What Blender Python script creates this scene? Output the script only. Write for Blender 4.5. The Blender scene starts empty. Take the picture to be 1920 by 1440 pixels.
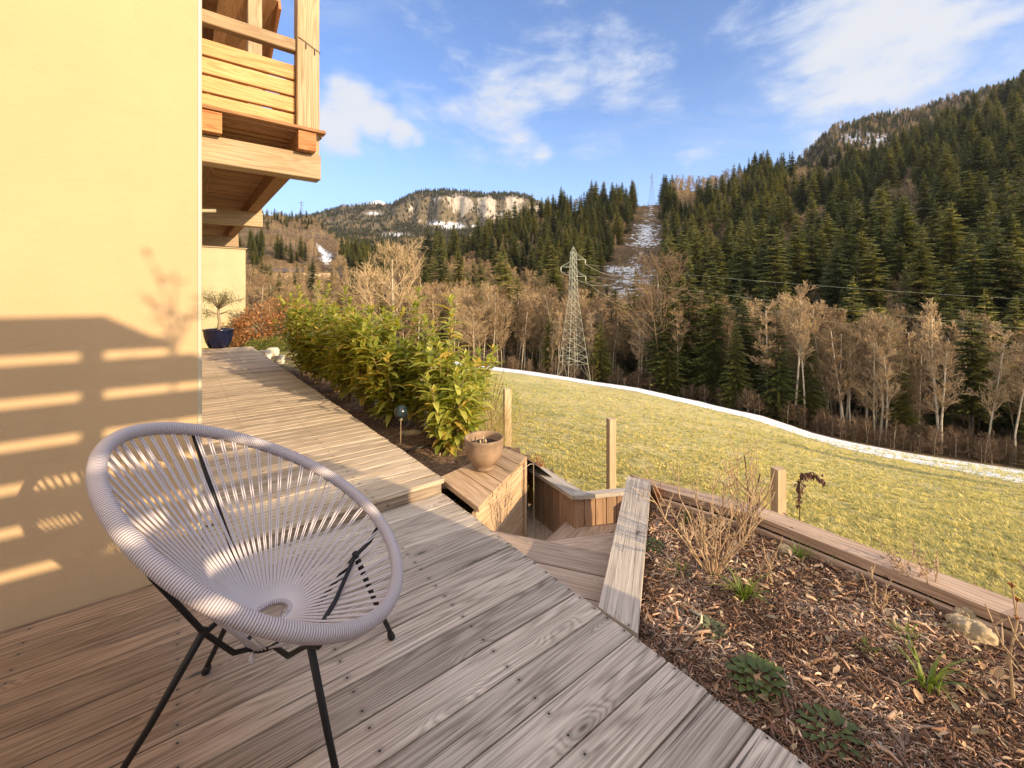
import bpy, math, random
import numpy as np
from mathutils import Vector, Matrix, noise as mnoise

R = math.radians
random.seed(7)
rng = np.random.default_rng(11)
scene = bpy.context.scene
col = scene.collection

# ------------------------------------------------------------------ camera, sun, sky, exposure
FPX = 806.0                 # focal length in pixels of the 1920 px wide photograph
HORIZ = 555.0               # horizon row
EYE = 1.28
cam_d = bpy.data.cameras.new('camera')
cam = bpy.data.objects.new('camera', cam_d); col.objects.link(cam)
cam.location = (0, 0, EYE); cam.rotation_euler = (R(90), 0, 0)
cam_d.sensor_width = 36; cam_d.lens = FPX / 1920 * 36
cam_d.shift_y = -(720 - HORIZ) / 1920
cam_d.clip_start = 0.05; cam_d.clip_end = 20000
scene.camera = cam

U = Vector((.7904, .6126, 0))     # along the sunlit wall / the deck boards
V = Vector((-.6126, .7904, 0))    # along the walkway, away from the camera
Z = Vector((0, 0, 1))
def W(s, t, z=0.0): return U * s + V * t + Z * z
def G(px, py, z):                 # point at height z seen at a pixel (used to read the plan off the photo)
    Y = FPX * (EYE - z) / (py - HORIZ)
    return Vector(((px - 960) * Y / FPX, Y, z))
def D(px, py, Y): return Vector(((px - 960) * Y / FPX, Y, EYE + (HORIZ - py) * Y / FPX))

SA, SB, SC = 1.0, 3.5, 1.12       # light travels -u, +v, down
sun_dir = (U * -SA + V * SB - Z * SC).normalized()
sun_d = bpy.data.lights.new('sun', 'SUN'); sun = bpy.data.objects.new('sun', sun_d); col.objects.link(sun)
sun.rotation_euler = sun_dir.to_track_quat('-Z', 'Y').to_euler()
sun.location = (10, -10, 12)
sun_d.energy = 5.0; sun_d.angle = R(0.5); sun_d.color = (1.0, 0.75, 0.46)
sun_el = math.asin(-sun_dir.z); sun_az = math.atan2(-sun_dir.x, -sun_dir.y)

world = bpy.data.worlds.new("World"); scene.world = world; world.use_nodes = True
scene.view_settings.view_transform = 'Standard'; scene.view_settings.look = 'None'
scene.view_settings.exposure = 0.58; scene.view_settings.gamma = 1.0
scene.view_settings.use_curve_mapping = False

class NT:
    """compact node-tree writer"""
    def __init__(self, nt): self.nt = nt; nt.nodes.clear()
    def n(self, kind, **kw):
        nd = self.nt.nodes.new(kind)
        for k, v in kw.items(): setattr(nd, k, v)
        return nd
    def put(self, sock, v):
        if isinstance(v, bpy.types.NodeSocket): self.nt.links.new(v, sock)
        elif v is not None:
            if isinstance(v, (tuple, list)) and len(v) == 3 and sock.type == 'RGBA': v = (*v, 1)
            sock.default_value = v
    def math(self, op, a, b=None, c=None, clamp=False):
        m = self.n('ShaderNodeMath', operation=op); m.use_clamp = clamp
        self.put(m.inputs[0], a); self.put(m.inputs[1], b); self.put(m.inputs[2], c); return m.outputs[0]
    def vmath(self, op, a, b=None):
        m = self.n('ShaderNodeVectorMath', operation=op); self.put(m.inputs[0], a); self.put(m.inputs[1], b)
        return m.outputs['Value'] if op in ('DOT_PRODUCT', 'LENGTH', 'DISTANCE') else m.outputs[0]
    def noise(self, vec, scale=1.0, detail=4, rough=.5, dist=0.0, out='Fac'):
        m = self.n('ShaderNodeTexNoise'); self.put(m.inputs['Vector'], vec)
        m.inputs['Scale'].default_value = scale; m.inputs['Detail'].default_value = detail
        m.inputs['Roughness'].default_value = rough; m.inputs['Distortion'].default_value = dist
        return m.outputs[out]
    def voro(self, vec, scale=1.0, out='Distance', feature='F1', rand=1.0):
        m = self.n('ShaderNodeTexVoronoi', feature=feature); self.put(m.inputs['Vector'], vec)
        m.inputs['Scale'].default_value = scale; m.inputs['Randomness'].default_value = rand; return m.outputs[out]
    def rng(self, v, a, b, c=0.0, d=1.0, smooth=False):
        m = self.n('ShaderNodeMapRange'); m.clamp = True
        if smooth: m.interpolation_type = 'SMOOTHSTEP'
        self.put(m.inputs['Value'], v)
        for k, x in zip(('From Min', 'From Max', 'To Min', 'To Max'), (a, b, c, d)): self.put(m.inputs[k], x)
        return m.outputs['Result']
    def mix(self, f, a, b, mode='MIX'):
        m = self.n('ShaderNodeMix', data_type='RGBA', blend_type=mode); m.clamp_factor = True
        self.put(m.inputs[0], f); self.put(m.inputs[6], a); self.put(m.inputs[7], b); return m.outputs[2]
    def scale(self, vec, s):
        m = self.n('ShaderNodeMapping'); self.put(m.inputs['Vector'], vec); m.inputs['Scale'].default_value = s
        return m.outputs[0]
    def comb(self, x, y, z):
        m = self.n('ShaderNodeCombineXYZ')
        for i, v in enumerate((x, y, z)): self.put(m.inputs[i], v)
        return m.outputs[0]
    def sep(self, v):
        m = self.n('ShaderNodeSeparateXYZ'); self.put(m.inputs[0], v); return m.outputs
    def attr(self, name, out='Fac'):
        m = self.n('ShaderNodeAttribute', attribute_name=name); return m.outputs[out]
    def bump(self, h, strength=.5, dist=.01, normal=None):
        m = self.n('ShaderNodeBump'); self.put(m.inputs['Height'], h)
        m.inputs['Strength'].default_value = strength; m.inputs['Distance'].default_value = dist
        if normal is not None: self.put(m.inputs['Normal'], normal)
        return m.outputs[0]

def sky():
    t = NT(world.node_tree)
    s = t.n('ShaderNodeTexSky', sky_type='NISHITA'); s.sun_disc = False
    s.sun_elevation = sun_el; s.sun_rotation = sun_az; s.air_density = 1.0; s.dust_density = 0.3; s.ozone_density = 2.0
    d = t.n('ShaderNodeTexCoord').outputs['Generated']
    big = t.noise(t.scale(d, (1, 1, 2.2)), 5.0, 8, .62, .35)
    fine = t.noise(t.scale(d, (1, 1, 2.6)), 16.0, 6, .6, .2)
    wisp = t.noise(t.scale(d, (1, 1, 3.5)), 2.6, 8, .68, .9)
    acc = None
    blobs = [(1680, 60, 340, 1.15), (1540, 60, 150, .95), (1560, 200, 120, 1.0), (1760, 150, 200, .95), (1620, 200, 150, .8), (1850, 110, 190, .75), (1476, 190, 40, .55), (1500, 225, 60, .7), (1545, 262, 90, .95), (1560, 150, 100, .85), (1400, 40, 90, .5),
             (1170, 135, 120, 1.0), (1060, 150, 110, .75), (960, 190, 120, .75), (850, 165, 110, .62), (780, 200, 70, .6), (1235, 205, 80, .65), (1330, 225, 60, .5),
             (960, 95, 80, .45), (640, 165, 40, 1.0), (660, 205, 70, 1.5), (705, 225, 60, 1.5), (630, 245, 80, 1.5), (750, 250, 45, 1.4), (780, 262, 25, 1.0), (975, 268, 60, .85),
             (1010, 285, 30, .8), (1320, 280, 60, .5), (1130, 250, 80, .45), (720, 370, 60, .35), (800, 15, 120, .42), (1030, 25, 150, .42),
             (630, 0, 60, .5), (880, 280, 50, .4), (2100, 150, 260, .9), (300, 100, 300, .8), (-200, 300, 300, .8), (1200, -250, 300, .7), (1750, -200, 350, 1.0)]
    for px, py, r, w in blobs:
        c = Vector((px - 960, FPX, HORIZ - py)).normalized()
        ang = r / FPX * (c.y ** 1.5)
        dist = t.vmath('DISTANCE', d, tuple(c))
        g = t.rng(dist, ang * 1.25, ang * .15, 0, w, True)
        acc = g if acc is None else t.math('MAXIMUM', acc, g)
    dens = t.math('ADD', acc, t.math('MULTIPLY', t.math('SUBTRACT', big, .5), 2.7))
    dens = t.math('ADD', dens, t.math('MULTIPLY', t.math('SUBTRACT', fine, .5), .9))
    m = t.rng(dens, .24, 1.3, 0, .92, True)
    veil = t.math('MULTIPLY', t.rng(wisp, .48, .75, 0, .38, True), t.rng(acc, 0, .5, .5, 1))
    m = t.math('MAXIMUM', m, veil)
    # away from the framed part the sky keeps a broken cloud cover of its own
    thick = t.rng(dens, .7, 1.5, 0, 1, True)
    ccol = t.mix(thick, (4.7, 5.3, 6.4), (5.7, 5.75, 5.95))
    skyc = t.mix(1.0, s.outputs[0], (1.35, 1.52, 1.95), 'MULTIPLY')
    # paler towards the horizon
    hz = t.sep(d)[2]
    skyc = t.mix(t.rng(hz, 0.0, .45, .75, 0.0, True), skyc, (3.4, 5.4, 8.6))
    c = t.mix(m, skyc, ccol)
    # unseen bright cloud added on the sun's side of the sky to fill the shade
    back = t.rng(t.vmath('DOT_PRODUCT', d, tuple((-sun_dir + Vector((-.5, -.3, .25))).normalized())), -.15, .75, 0, 1, True)
    filln = t.rng(t.noise(d, 3.0, 6, .6, .4), .3, .6, .45, 1)
    c = t.mix(t.math('MULTIPLY', back, filln), c, (12.0, 10.9, 9.8))
    bg = t.n('ShaderNodeBackground'); t.put(bg.inputs['Color'], c); bg.inputs['Strength'].default_value = 0.10
    o = t.n('ShaderNodeOutputWorld'); t.nt.links.new(bg.outputs[0], o.inputs[0])
sky()

# ------------------------------------------------------------------ object helpers
def tag(o, label=None, cat=None, group=None, kind=None):
    if label: o['label'] = label
    if cat: o['category'] = cat
    if group: o['group'] = group
    if kind: o['kind'] = kind
    return o
def thing(name, label, cat, loc=(0, 0, 0), group=None, rz=0.0):
    o = bpy.data.objects.new(name, None); col.objects.link(o); o.empty_display_size = .1
    o.location = loc; o.rotation_euler = (0, 0, rz)
    return tag(o, label, cat, group)
def link_mesh(name, me, parent=None, mat=None, loc=None):
    o = bpy.data.objects.new(name, me); col.objects.link(o)
    if mat is not None and not me.materials: me.materials.append(mat)
    if parent is not None: o.parent = parent; o.matrix_parent_inverse = Matrix.Translation(-Vector(parent.location)) if parent.rotation_euler.z == 0 else Matrix()
    if loc is not None: o.location = loc
    return o
def dup(root, loc, rz, scale=1.0, label=None):
    r = root.copy(); col.objects.link(r); r.location = loc; r.rotation_euler = (0, 0, rz)
    r.scale = (scale,) * 3
    if label: r['label'] = label
    for ch in list(root.children):
        c = ch.copy(); col.objects.link(c); c.parent = r
    return r

class MB:
    def __init__(self): self.v = []; self.f = []; self.uv = []; self.r = []
    def quadset(self, pts, faces, uvs=None, rnd=None):
        b = len(self.v); self.v += [tuple(p) for p in pts]
        rr = random.random() if rnd is None else rnd
        self.r += [rr] * len(pts)
        for k, fc in enumerate(faces):
            self.f.append([b + i for i in fc])
            self.uv += (uvs[k] if uvs else [(0, 0)] * len(fc))
    def board(self, o, dl, dw, dh, L, w, h, bev=.003, rnd=None, u0=0.0):
        """box: o = corner; L along dl, w along dw, h along dh, long edges chamfered"""
        o, dl, dw, dh = Vector(o), Vector(dl).normalized(), Vector(dw).normalized(), Vector(dh).normalized()
        b = min(bev, w / 3, h / 3)
        prof = [(b, 0), (w - b, 0), (w, b), (w, h - b), (w - b, h), (b, h), (0, h - b), (0, b)]
        if dl.cross(dw).dot(dh) < 0: prof = prof[::-1]
        pts = [o + dw * a + dh * c for a, c in prof] + [o + dl * L + dw * a + dh * c for a, c in prof]
        n = 8; faces = []; uvs = []; run = [0]
        for i in range(n):
            a, c = prof[i], prof[(i + 1) % n]; run.append(run[-1] + math.hypot(a[0] - c[0], a[1] - c[1]))
        # profile parameter: top face carries v = distance across
        for i in range(n):
            j = (i + 1) % n; faces.append([i, j, n + j, n + i])
            va, vb = prof[i][0] + (prof[i][1] if w < h else 0), prof[j][0] + (prof[j][1] if w < h else 0)
            if abs(va - vb) < 1e-6: va, vb = prof[i][1], prof[j][1]
            uvs.append([(u0, va), (u0, vb), (u0 + L, vb), (u0 + L, va)])
        faces.append(list(range(n))[::-1]); uvs.append([(u0 + .01 * prof[i][1], prof[i][0]) for i in range(n)][::-1])
        faces.append([n + i for i in range(n)]); uvs.append([(u0 + L + .01 * prof[i][1], prof[i][0]) for i in range(n)])
        faces = [f[::-1] for f in faces]; uvs = [u[::-1] for u in uvs]
        self.quadset(pts, faces, uvs, rnd)
    def poly_slab(self, pts, h, rnd=None, ldir=None):
        """horizontal polygon (ccw) extruded DOWN by h"""
        n = len(pts); pts = [Vector(p) for p in pts]
        l = Vector(ldir).normalized() if ldir is not None else (pts[1] - pts[0]).normalized(); c = Z.cross(l)
        allp = pts + [p - Z * h for p in pts]
        faces = [list(range(n)), [n + i for i in range(n)][::-1]]
        uvs = [[(p.dot(l), p.dot(c)) for p in pts], [(p.dot(l), p.dot(c)) for p in pts][::-1]]
        for i in range(n):
            j = (i + 1) % n; faces.append([i, n + i, n + j, j])
            uvs.append([(pts[i].dot(l), 0), (pts[i].dot(l), h), (pts[j].dot(l) + .3, h), (pts[j].dot(l) + .3, 0)])
        self.quadset(allp, faces, uvs, rnd)
    def tube(self, path, radii, n=8, cap=True, rnd=None, uvl=1.0):
        path = [Vector(p) for p in path]
        if not hasattr(radii, '__len__'): radii = [radii] * len(path)
        pts = []; prev = None; L = 0; ls = []
        for i, p in enumerate(path):
            d = (path[min(i + 1, len(path) - 1)] - path[max(i - 1, 0)])
            d = d.normalized() if d.length > 1e-9 else Z
            if prev is None:
                a = d.cross(Z if abs(d.z) < .9 else Vector((1, 0, 0))).normalized()
            else:
                a = (prev - d * prev.dot(d)); a = a.normalized() if a.length > 1e-6 else d.orthogonal().normalized()
            prev = a; b = d.cross(a)
            if i: L += (p - path[i - 1]).length
            ls.append(L)
            for k in range(n):
                an = 2 * math.pi * k / n
                pts.append(p + (a * math.cos(an) + b * math.sin(an)) * radii[i])
        faces = []; uvs = []
        for i in range(len(path) - 1):
            for k in range(n):
                k2 = (k + 1) % n
                faces.append([i * n + k, i * n + k2, (i + 1) * n + k2, (i + 1) * n + k])
                c = 2 * math.pi * radii[i]
                uvs.append([(ls[i], k / n * c), (ls[i], (k + 1) / n * c), (ls[i + 1], (k + 1) / n * c), (ls[i + 1], k / n * c)])
        if cap:
            faces.append(list(range(n))[::-1]); uvs.append([(0, 0)] * n)
            m = (len(path) - 1) * n; faces.append([m + i for i in range(n)]); uvs.append([(0, 0)] * n)
        self.quadset(pts, faces, uvs, rnd)
    def lathe(self, prof, c=(0, 0, 0), n=48, rnd=None):
        c = Vector(c); pts = []; faces = []; uvs = []
        for r, z in prof:
            for k in range(n):
                a = 2 * math.pi * k / n; pts.append(c + Vector((r * math.cos(a), r * math.sin(a), z)))
        for i in range(len(prof) - 1):
            for k in range(n):
                k2 = (k + 1) % n; faces.append([i * n + k, i * n + k2, (i + 1) * n + k2, (i + 1) * n + k])
                uvs.append([(k / n, prof[i][1]), ((k + 1) / n, prof[i][1]), ((k + 1) / n, prof[i + 1][1]), (k / n, prof[i + 1][1])])
        faces.append(list(range(n))[::-1]); uvs.append([(0, 0)] * n)
        m = (len(prof) - 1) * n; faces.append([m + i for i in range(n)]); uvs.append([(0, 0)] * n)
        self.quadset(pts, faces, uvs, rnd)
    def mesh(self, name, smooth=False):
        me = bpy.data.meshes.new(name); me.from_pydata(self.v, [], self.f)
        uvl = me.uv_layers.new(name='UVMap'); uvl.data.foreach_set('uv', np.array(self.uv, dtype=np.float32).ravel())
        at = me.attributes.new('rnd', 'FLOAT', 'POINT'); at.data.foreach_set('value', np.array(self.r, dtype=np.float32))
        if smooth: me.polygons.foreach_set('use_smooth', [True] * len(me.polygons))
        me.update(); return me
    def obj(self, name, mat, parent=None, smooth=False):
        me = self.mesh(name, smooth); me.materials.append(mat)
        return link_mesh(name, me, parent)

def np_mesh(name, verts, faces, mat=None, attrs=None, smooth=False):
    """faces: (n,k) int array, all the same size"""
    me = bpy.data.meshes.new(name); nv, nf, k = len(verts), len(faces), faces.shape[1]
    me.vertices.add(nv); me.vertices.foreach_set('co', np.asarray(verts, np.float32).ravel())
    me.loops.add(nf * k); me.loops.foreach_set('vertex_index', np.asarray(faces, np.int32).ravel())
    me.polygons.add(nf); me.polygons.foreach_set('loop_start', np.arange(0, nf * k, k, dtype=np.int32))
    me.polygons.foreach_set('loop_total', np.full(nf, k, np.int32))
    if smooth: me.polygons.foreach_set('use_smooth', np.ones(nf, bool))
    for a, v in (attrs or {}).items():
        at = me.attributes.new(a, 'FLOAT', 'POINT'); at.data.foreach_set('value', np.asarray(v, np.float32))
    me.update(calc_edges=True)
    if mat: me.materials.append(mat)
    return me

def scatter(name, pts, rot, scl, idx, meshes, mat_list=None):
    """one object that instances the given meshes on points (geometry nodes)"""
    me = bpy.data.meshes.new(name); me.vertices.add(len(pts)); me.vertices.foreach_set('co', np.asarray(pts, np.float32).ravel())
    a = me.attributes.new('rot', 'FLOAT_VECTOR', 'POINT'); a.data.foreach_set('vector', np.asarray(rot, np.float32).ravel())
    a = me.attributes.new('scl', 'FLOAT_VECTOR', 'POINT'); a.data.foreach_set('vector', np.asarray(scl, np.float32).ravel())
    a = me.attributes.new('idx', 'INT', 'POINT'); a.data.foreach_set('value', np.asarray(idx, np.int32))
    me.update()
    o = bpy.data.objects.new(name, me); col.objects.link(o)
    c = bpy.data.collections.new(name + '_kinds')
    for i, m in enumerate(meshes):
        q = bpy.data.objects.new('%s_kind_%02d' % (name, i), m); c.objects.link(q)
    ng = bpy.data.node_groups.new(name, 'GeometryNodeTree')
    ng.interface.new_socket('Geometry', in_out='INPUT', socket_type='NodeSocketGeometry')
    ng.interface.new_socket('Geometry', in_out='OUTPUT', socket_type='NodeSocketGeometry')
    N = ng.nodes; L = ng.links
    gi = N.new('NodeGroupInput'); go = N.new('NodeGroupOutput')
    ip = N.new('GeometryNodeInstanceOnPoints'); ci = N.new('GeometryNodeCollectionInfo')
    ci.inputs['Collection'].default_value = c; ci.inputs['Separate Children'].default_value = True; ci.inputs['Reset Children'].default_value = True
    def at(nm, dt):
        q = N.new('GeometryNodeInputNamedAttribute'); q.data_type = dt; q.inputs['Name'].default_value = nm; return q.outputs[0]
    m2p = N.new('GeometryNodeMeshToPoints')
    L.new(gi.outputs[0], m2p.inputs[0]); L.new(m2p.outputs[0], ip.inputs['Points']); L.new(ci.outputs[0], ip.inputs['Instance'])
    ip.inputs['Pick Instance'].default_value = True
    L.new(at('idx', 'INT'), ip.inputs['Instance Index'])
    e2r = N.new('FunctionNodeEulerToRotation'); L.new(at('rot', 'FLOAT_VECTOR'), e2r.inputs[0]); L.new(e2r.outputs[0], ip.inputs['Rotation'])
    L.new(at('scl', 'FLOAT_VECTOR'), ip.inputs['Scale']); L.new(ip.outputs[0], go.inputs[0])
    md = o.modifiers.new('scatter', 'NODES'); md.node_group = ng
    return o

# ------------------------------------------------------------------ materials
def material(name):
    m = bpy.data.materials.new(name); m.use_nodes = True
    t = NT(m.node_tree); b = t.n('ShaderNodeBsdfPrincipled'); o = t.n('ShaderNodeOutputMaterial')
    t.nt.links.new(b.outputs[0], o.inputs[0]); return m, t, b, o
def plain(name, c, rough=.6, metal=0.0, var=.12, scale=8.0, bumps=.15, coat=0.0):
    m, t, b, o = material(name)
    co = t.n('ShaderNodeTexCoord').outputs['Object']
    n1 = t.noise(co, scale, 6, .6)
    cc = t.mix(t.rng(n1, .3, .7), tuple(x * (1 - var) for x in c), tuple(min(1, x * (1 + var)) for x in c))
    t.put(b.inputs['Base Color'], cc); b.inputs['Roughness'].default_value = rough; b.inputs['Metallic'].default_value = metal
    b.inputs['Coat Weight'].default_value = coat
    t.put(b.inputs['Normal'], t.bump(t.noise(co, scale * 6, 4, .6), bumps, .004)); return m
def wood(name, light, dark, screws=0.0, ring=.5, weather=.3, red=None, left_tint=None, crack=.5, knots=1.0, pw=.14):
    m, t, b, o = material(name)
    uv = t.n('ShaderNodeUVMap').outputs[0]; r = t.attr('rnd')
    s = t.sep(uv); u, v = s[0], s[1]
    uo = t.math('ADD', u, t.math('MULTIPLY', r, 41.0)); vo = t.math('ADD', v, t.math('MULTIPLY', r, 3.7)); ro = t.math('MULTIPLY', r, 9.0)
    P = t.comb(uo, vo, ro)
    warp = t.noise(t.scale(P, (.55, 8.0, 1)), 1.0, 2, .4, .25)
    kn = t.n('ShaderNodeTexVoronoi', feature='F1'); t.put(kn.inputs['Vector'], t.scale(P, (2.6, 8.5, 1))); kn.inputs['Scale'].default_value = 1
    kd = kn.outputs['Distance']; kc = t.sep(kn.outputs['Color'])[0]
    kon = t.rng(kc, 1 - .42 * knots, 1 - .42 * knots + .03, 0, 1)
    swirl = t.math('MULTIPLY', t.rng(kd, .0, .42, .22, 0, True), kon)
    ph = t.math('MULTIPLY', t.math('ADD', warp, swirl), 130.0)
    rings = t.math('MULTIPLY_ADD', t.math('SINE', ph), .5, .5)
    rings = t.math('POWER', rings, 1.6)
    g1 = t.noise(t.scale(P, (1.8, 170, 1)), 1.0, 5, .7)
    g2 = t.noise(t.scale(P, (9.0, 420, 1)), 1.0, 3, .6)
    blotch = t.noise(t.scale(P, (2.2, 7, 1)), 1.0, 4, .6)
    f = t.math('ADD', t.math('MULTIPLY', rings, ring), t.math('MULTIPLY', t.rng(g1, .36, .64), .62))
    f = t.math('ADD', f, t.math('MULTIPLY', t.rng(g2, .3, .7), .2))
    f = t.math('ADD', f, t.math('MULTIPLY', t.rng(blotch, .3, .7), weather)); f = t.rng(f, .15, 1.05 + ring * .35, 0, 1)
    c = t.mix(f, light, dark)
    if red: c = t.mix(t.rng(t.noise(t.scale(P, (1.2, 3, 1)), 1.3, 3), .45, .75, 0, .8), c, red)
    val = t.math('ADD', .80, t.math('MULTIPLY', t.math('FRACT', t.math('MULTIPLY', r, 7.77)), .36))
    c = t.mix(1.0, c, t.comb(val, val, val), 'MULTIPLY')
    if left_tint:   # boards turn darker and browner towards the left end
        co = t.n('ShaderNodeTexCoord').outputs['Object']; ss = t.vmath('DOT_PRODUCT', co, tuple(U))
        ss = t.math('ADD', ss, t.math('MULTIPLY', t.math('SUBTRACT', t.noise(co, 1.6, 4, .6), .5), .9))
        c = t.mix(t.rng(ss, .75, -.25, 0, .9, True), c, t.mix(1.0, c, left_tint, 'MULTIPLY'))
    # dark splits along the grain
    cr = t.rng(t.noise(t.scale(P, (1.5, 110, 1)), 1.0, 4, .55, .3), .62, .68, 0, crack)
    c = t.mix(cr, c, tuple(x * .28 for x in dark))
    knot = t.math('MULTIPLY', t.rng(kd, .055, .11, 1, 0, True), kon)
    halo = t.math('MULTIPLY', t.rng(kd, .10, .24, .45, 0, True), kon)
    c = t.mix(halo, c, tuple(x * .75 for x in dark)); c = t.mix(knot, c, tuple(x * .22 for x in dark))
    hgt = t.math('SUBTRACT', t.math('ADD', t.math('MULTIPLY', g1, .7), t.math('MULTIPLY', rings, -.35)), t.math('MULTIPLY', cr, .8))
    if screws:
        um = t.math('ABSOLUTE', t.math('SUBTRACT', t.math('FRACT', t.math('DIVIDE', t.math('ADD', u, 100.13), screws)), .5))
        um = t.math('MULTIPLY', um, screws)
        v1 = t.math('ABSOLUTE', t.math('SUBTRACT', v, .028)); v2 = t.math('ABSOLUTE', t.math('SUBTRACT', v, pw - .03))
        vv = t.math('MINIMUM', v1, v2)
        dd = t.math('SQRT', t.math('ADD', t.math('MULTIPLY', um, um), t.math('MULTIPLY', vv, vv)))
        sc = t.rng(dd, .0032, .0048, 1, 0); ring2 = t.rng(dd, .006, .02, .35, 0, True)
        c = t.mix(ring2, c, tuple(x * .5 for x in dark)); c = t.mix(sc, c, (.03, .028, .026))
        hgt = t.math('SUBTRACT', hgt, t.math('MULTIPLY', sc, 1.2))
    t.put(b.inputs['Base Color'], c); t.put(b.inputs['Roughness'], t.rng(f, 0, 1, .62, .85))
    b.inputs['Specular IOR Level'].default_value = .35
    t.put(b.inputs['Normal'], t.bump(hgt, .55, .0022)); return m
def foliage(name, c1, c2, c3=None, trans=.35, rough=.5, hue_obj=True, spec=.4):
    m, t, b, o = material(name)
    r = t.attr('rnd'); oi = t.n('ShaderNodeObjectInfo').outputs['Random']
    c = t.mix(r, c1, c2)
    if c3: c = t.mix(t.rng(t.math('FRACT', t.math('MULTIPLY', r, 13.7)), .80, .9), c, c3)
    if hue_obj:
        k = t.rng(oi, 0, 1, .42, 1.6); c = t.mix(1.0, c, t.comb(k, t.math('POWER', k, .8), t.math('POWER', k, .6)), 'MULTIPLY')
    t.put(b.inputs['Base Color'], c); b.inputs['Roughness'].default_value = rough; b.inputs['Specular IOR Level'].default_value = spec
    if trans:
        tr = t.n('ShaderNodeBsdfTranslucent'); t.put(tr.inputs['Color'], t.mix(1.0, c, (1.25, 1.3, .6), 'MULTIPLY'))
        mx = t.n('ShaderNodeMixShader'); mx.inputs[0].default_value = trans
        t.nt.links.new(b.outputs[0], mx.inputs[1]); t.nt.links.new(tr.outputs[0], mx.inputs[2]); t.nt.links.new(mx.outputs[0], o.inputs[0])
    return m

M = {}
M['deck'] = wood('weathered_decking', (.68, .615, .54), (.23, .19, .16), screws=.45, ring=.34, weather=.30, crack=.85, left_tint=(.50, .345, .225))
M['walkdeck'] = wood('sunlit_decking', (.80, .69, .53), (.36, .27, .18), screws=.45, ring=.28, weather=.45, crack=.85)  # yellowish walkway boards, lightened so the colour carries the sunlight on them
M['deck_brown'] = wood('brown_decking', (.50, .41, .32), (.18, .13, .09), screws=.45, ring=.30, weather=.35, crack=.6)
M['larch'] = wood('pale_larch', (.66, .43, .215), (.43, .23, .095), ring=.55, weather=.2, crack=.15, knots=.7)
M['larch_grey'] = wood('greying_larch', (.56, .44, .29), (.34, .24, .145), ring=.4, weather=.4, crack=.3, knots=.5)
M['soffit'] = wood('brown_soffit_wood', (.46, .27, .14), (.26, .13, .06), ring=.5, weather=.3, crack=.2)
M['endgrain'] = wood('reddish_end_grain', (.58, .27, .12), (.36, .13, .05), ring=.7, weather=.2, crack=.5, knots=0)
M['box_wood'] = wood('tan_planter_wood', (.66, .48, .31), (.36, .24, .14), screws=.6, ring=.45, weather=.35, crack=.5, pw=.15)
M['grey_board'] = wood('grey_sawn_board', (.66, .60, .52), (.28, .24, .21), screws=.7, ring=.2, weather=.4, crack=.95, pw=.17)
M['brown_board'] = wood('brown_cap_board', (.60, .46, .35), (.30, .20, .14), ring=.35, weather=.4, crack=.7)
M['panel'] = wood('oiled_panel_wood', (.47, .31, .20), (.25, .15, .09), ring=.4, weather=.3, crack=.3)
M['step'] = wood('tread_wood', (.62, .50, .41), (.32, .23, .17), screws=.5, ring=.35, weather=.35, crack=.6, pw=.16)
M['post'] = wood('sawn_fence_post', (.74, .60, .40), (.48, .34, .20), ring=.3, weather=.4, crack=.5)

def plaster():
    m, t, b, o = material('yellow_plaster'); co = t.n('ShaderNodeTexCoord').outputs['Object']
    n = t.noise(co, .9, 5, .6, .3); st = t.noise(t.scale(co, (1, 1, 4)), 2.2, 5, .7)
    c = t.mix(t.rng(n, .35, .65), (.50, .357, .212), (.55, .398, .236)); c = t.mix(t.rng(st, .58, .78, 0, .35), c, (.43, .31, .18))
    up = t.sep(co)[2]; splash = t.math('ADD', up, t.math('MULTIPLY', t.noise(t.scale(co, (1, 1, .35)), 5, 6, .7), .35)); c = t.mix(t.rng(splash, .42, .16, 0, .45, True), c, (.36, .29, .20)); c = t.mix(t.rng(t.noise(t.scale(co, (2.2, 2.2, .28)), 1.6, 6, .7, .2), .56, .72, 0, .22), c, (.44, .31, .19))
    speck = t.rng(t.noise(co, 110, 2, .5), .70, .76, 0, .3); c = t.mix(speck, c, (.50, .40, .25))
    t.put(b.inputs['Base Color'], c); b.inputs['Roughness'].default_value = .9; b.inputs['Specular IOR Level'].default_value = .15
    h = t.math('ADD', t.noise(co, 260, 3, .6), t.math('MULTIPLY', t.noise(co, 34, 3, .5), .9)); h = t.math('ADD', h, t.math('MULTIPLY', t.noise(t.scale(co, (1, 1, 2.5)), 6, 4, .6), 2.0))
    t.put(b.inputs['Normal'], t.bump(h, .5, .0022)); return m
M['plaster'] = plaster()
M['black'] = plain('black_metal', (.004, .004, .005), .6, .0, .2, 20, .05)
M['cord'] = None
def cordmat():
    m, t, b, o = material('lilac_grey_cord'); uv = t.n('ShaderNodeUVMap').outputs[0]; s = t.sep(uv)
    w = t.math('MULTIPLY_ADD', t.math('SINE', t.math('MULTIPLY', s[0], 2 * math.pi / .0060)), .5, .5)
    co = t.n('ShaderNodeTexCoord').outputs['Object']
    c = t.mix(t.math('POWER', w, .5), (.24, .21, .24), (.58, .54, .59)); c = t.mix(t.rng(t.noise(co, 30, 3), .5, .8, 0, .25), c, (.50, .45, .48))
    t.put(b.inputs['Base Color'], c); b.inputs['Roughness'].default_value = .38
    t.put(b.inputs['Normal'], t.bump(t.math('POWER', w, .6), .9, .0022)); return m
M['wrap'] = cordmat()
M['cord'] = plain('lilac_plastic_cord', (.55, .515, .56), .33, 0, .05, 4, .02)
M['terracotta'] = plain('weathered_terracotta', (.27, .185, .12), .75, 0, .4, 9, .25)
M['blue_glaze'] = plain('dark_blue_glaze', (.004, .007, .035), .15, 0, .3, 5, .05, coat=.3)
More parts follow.
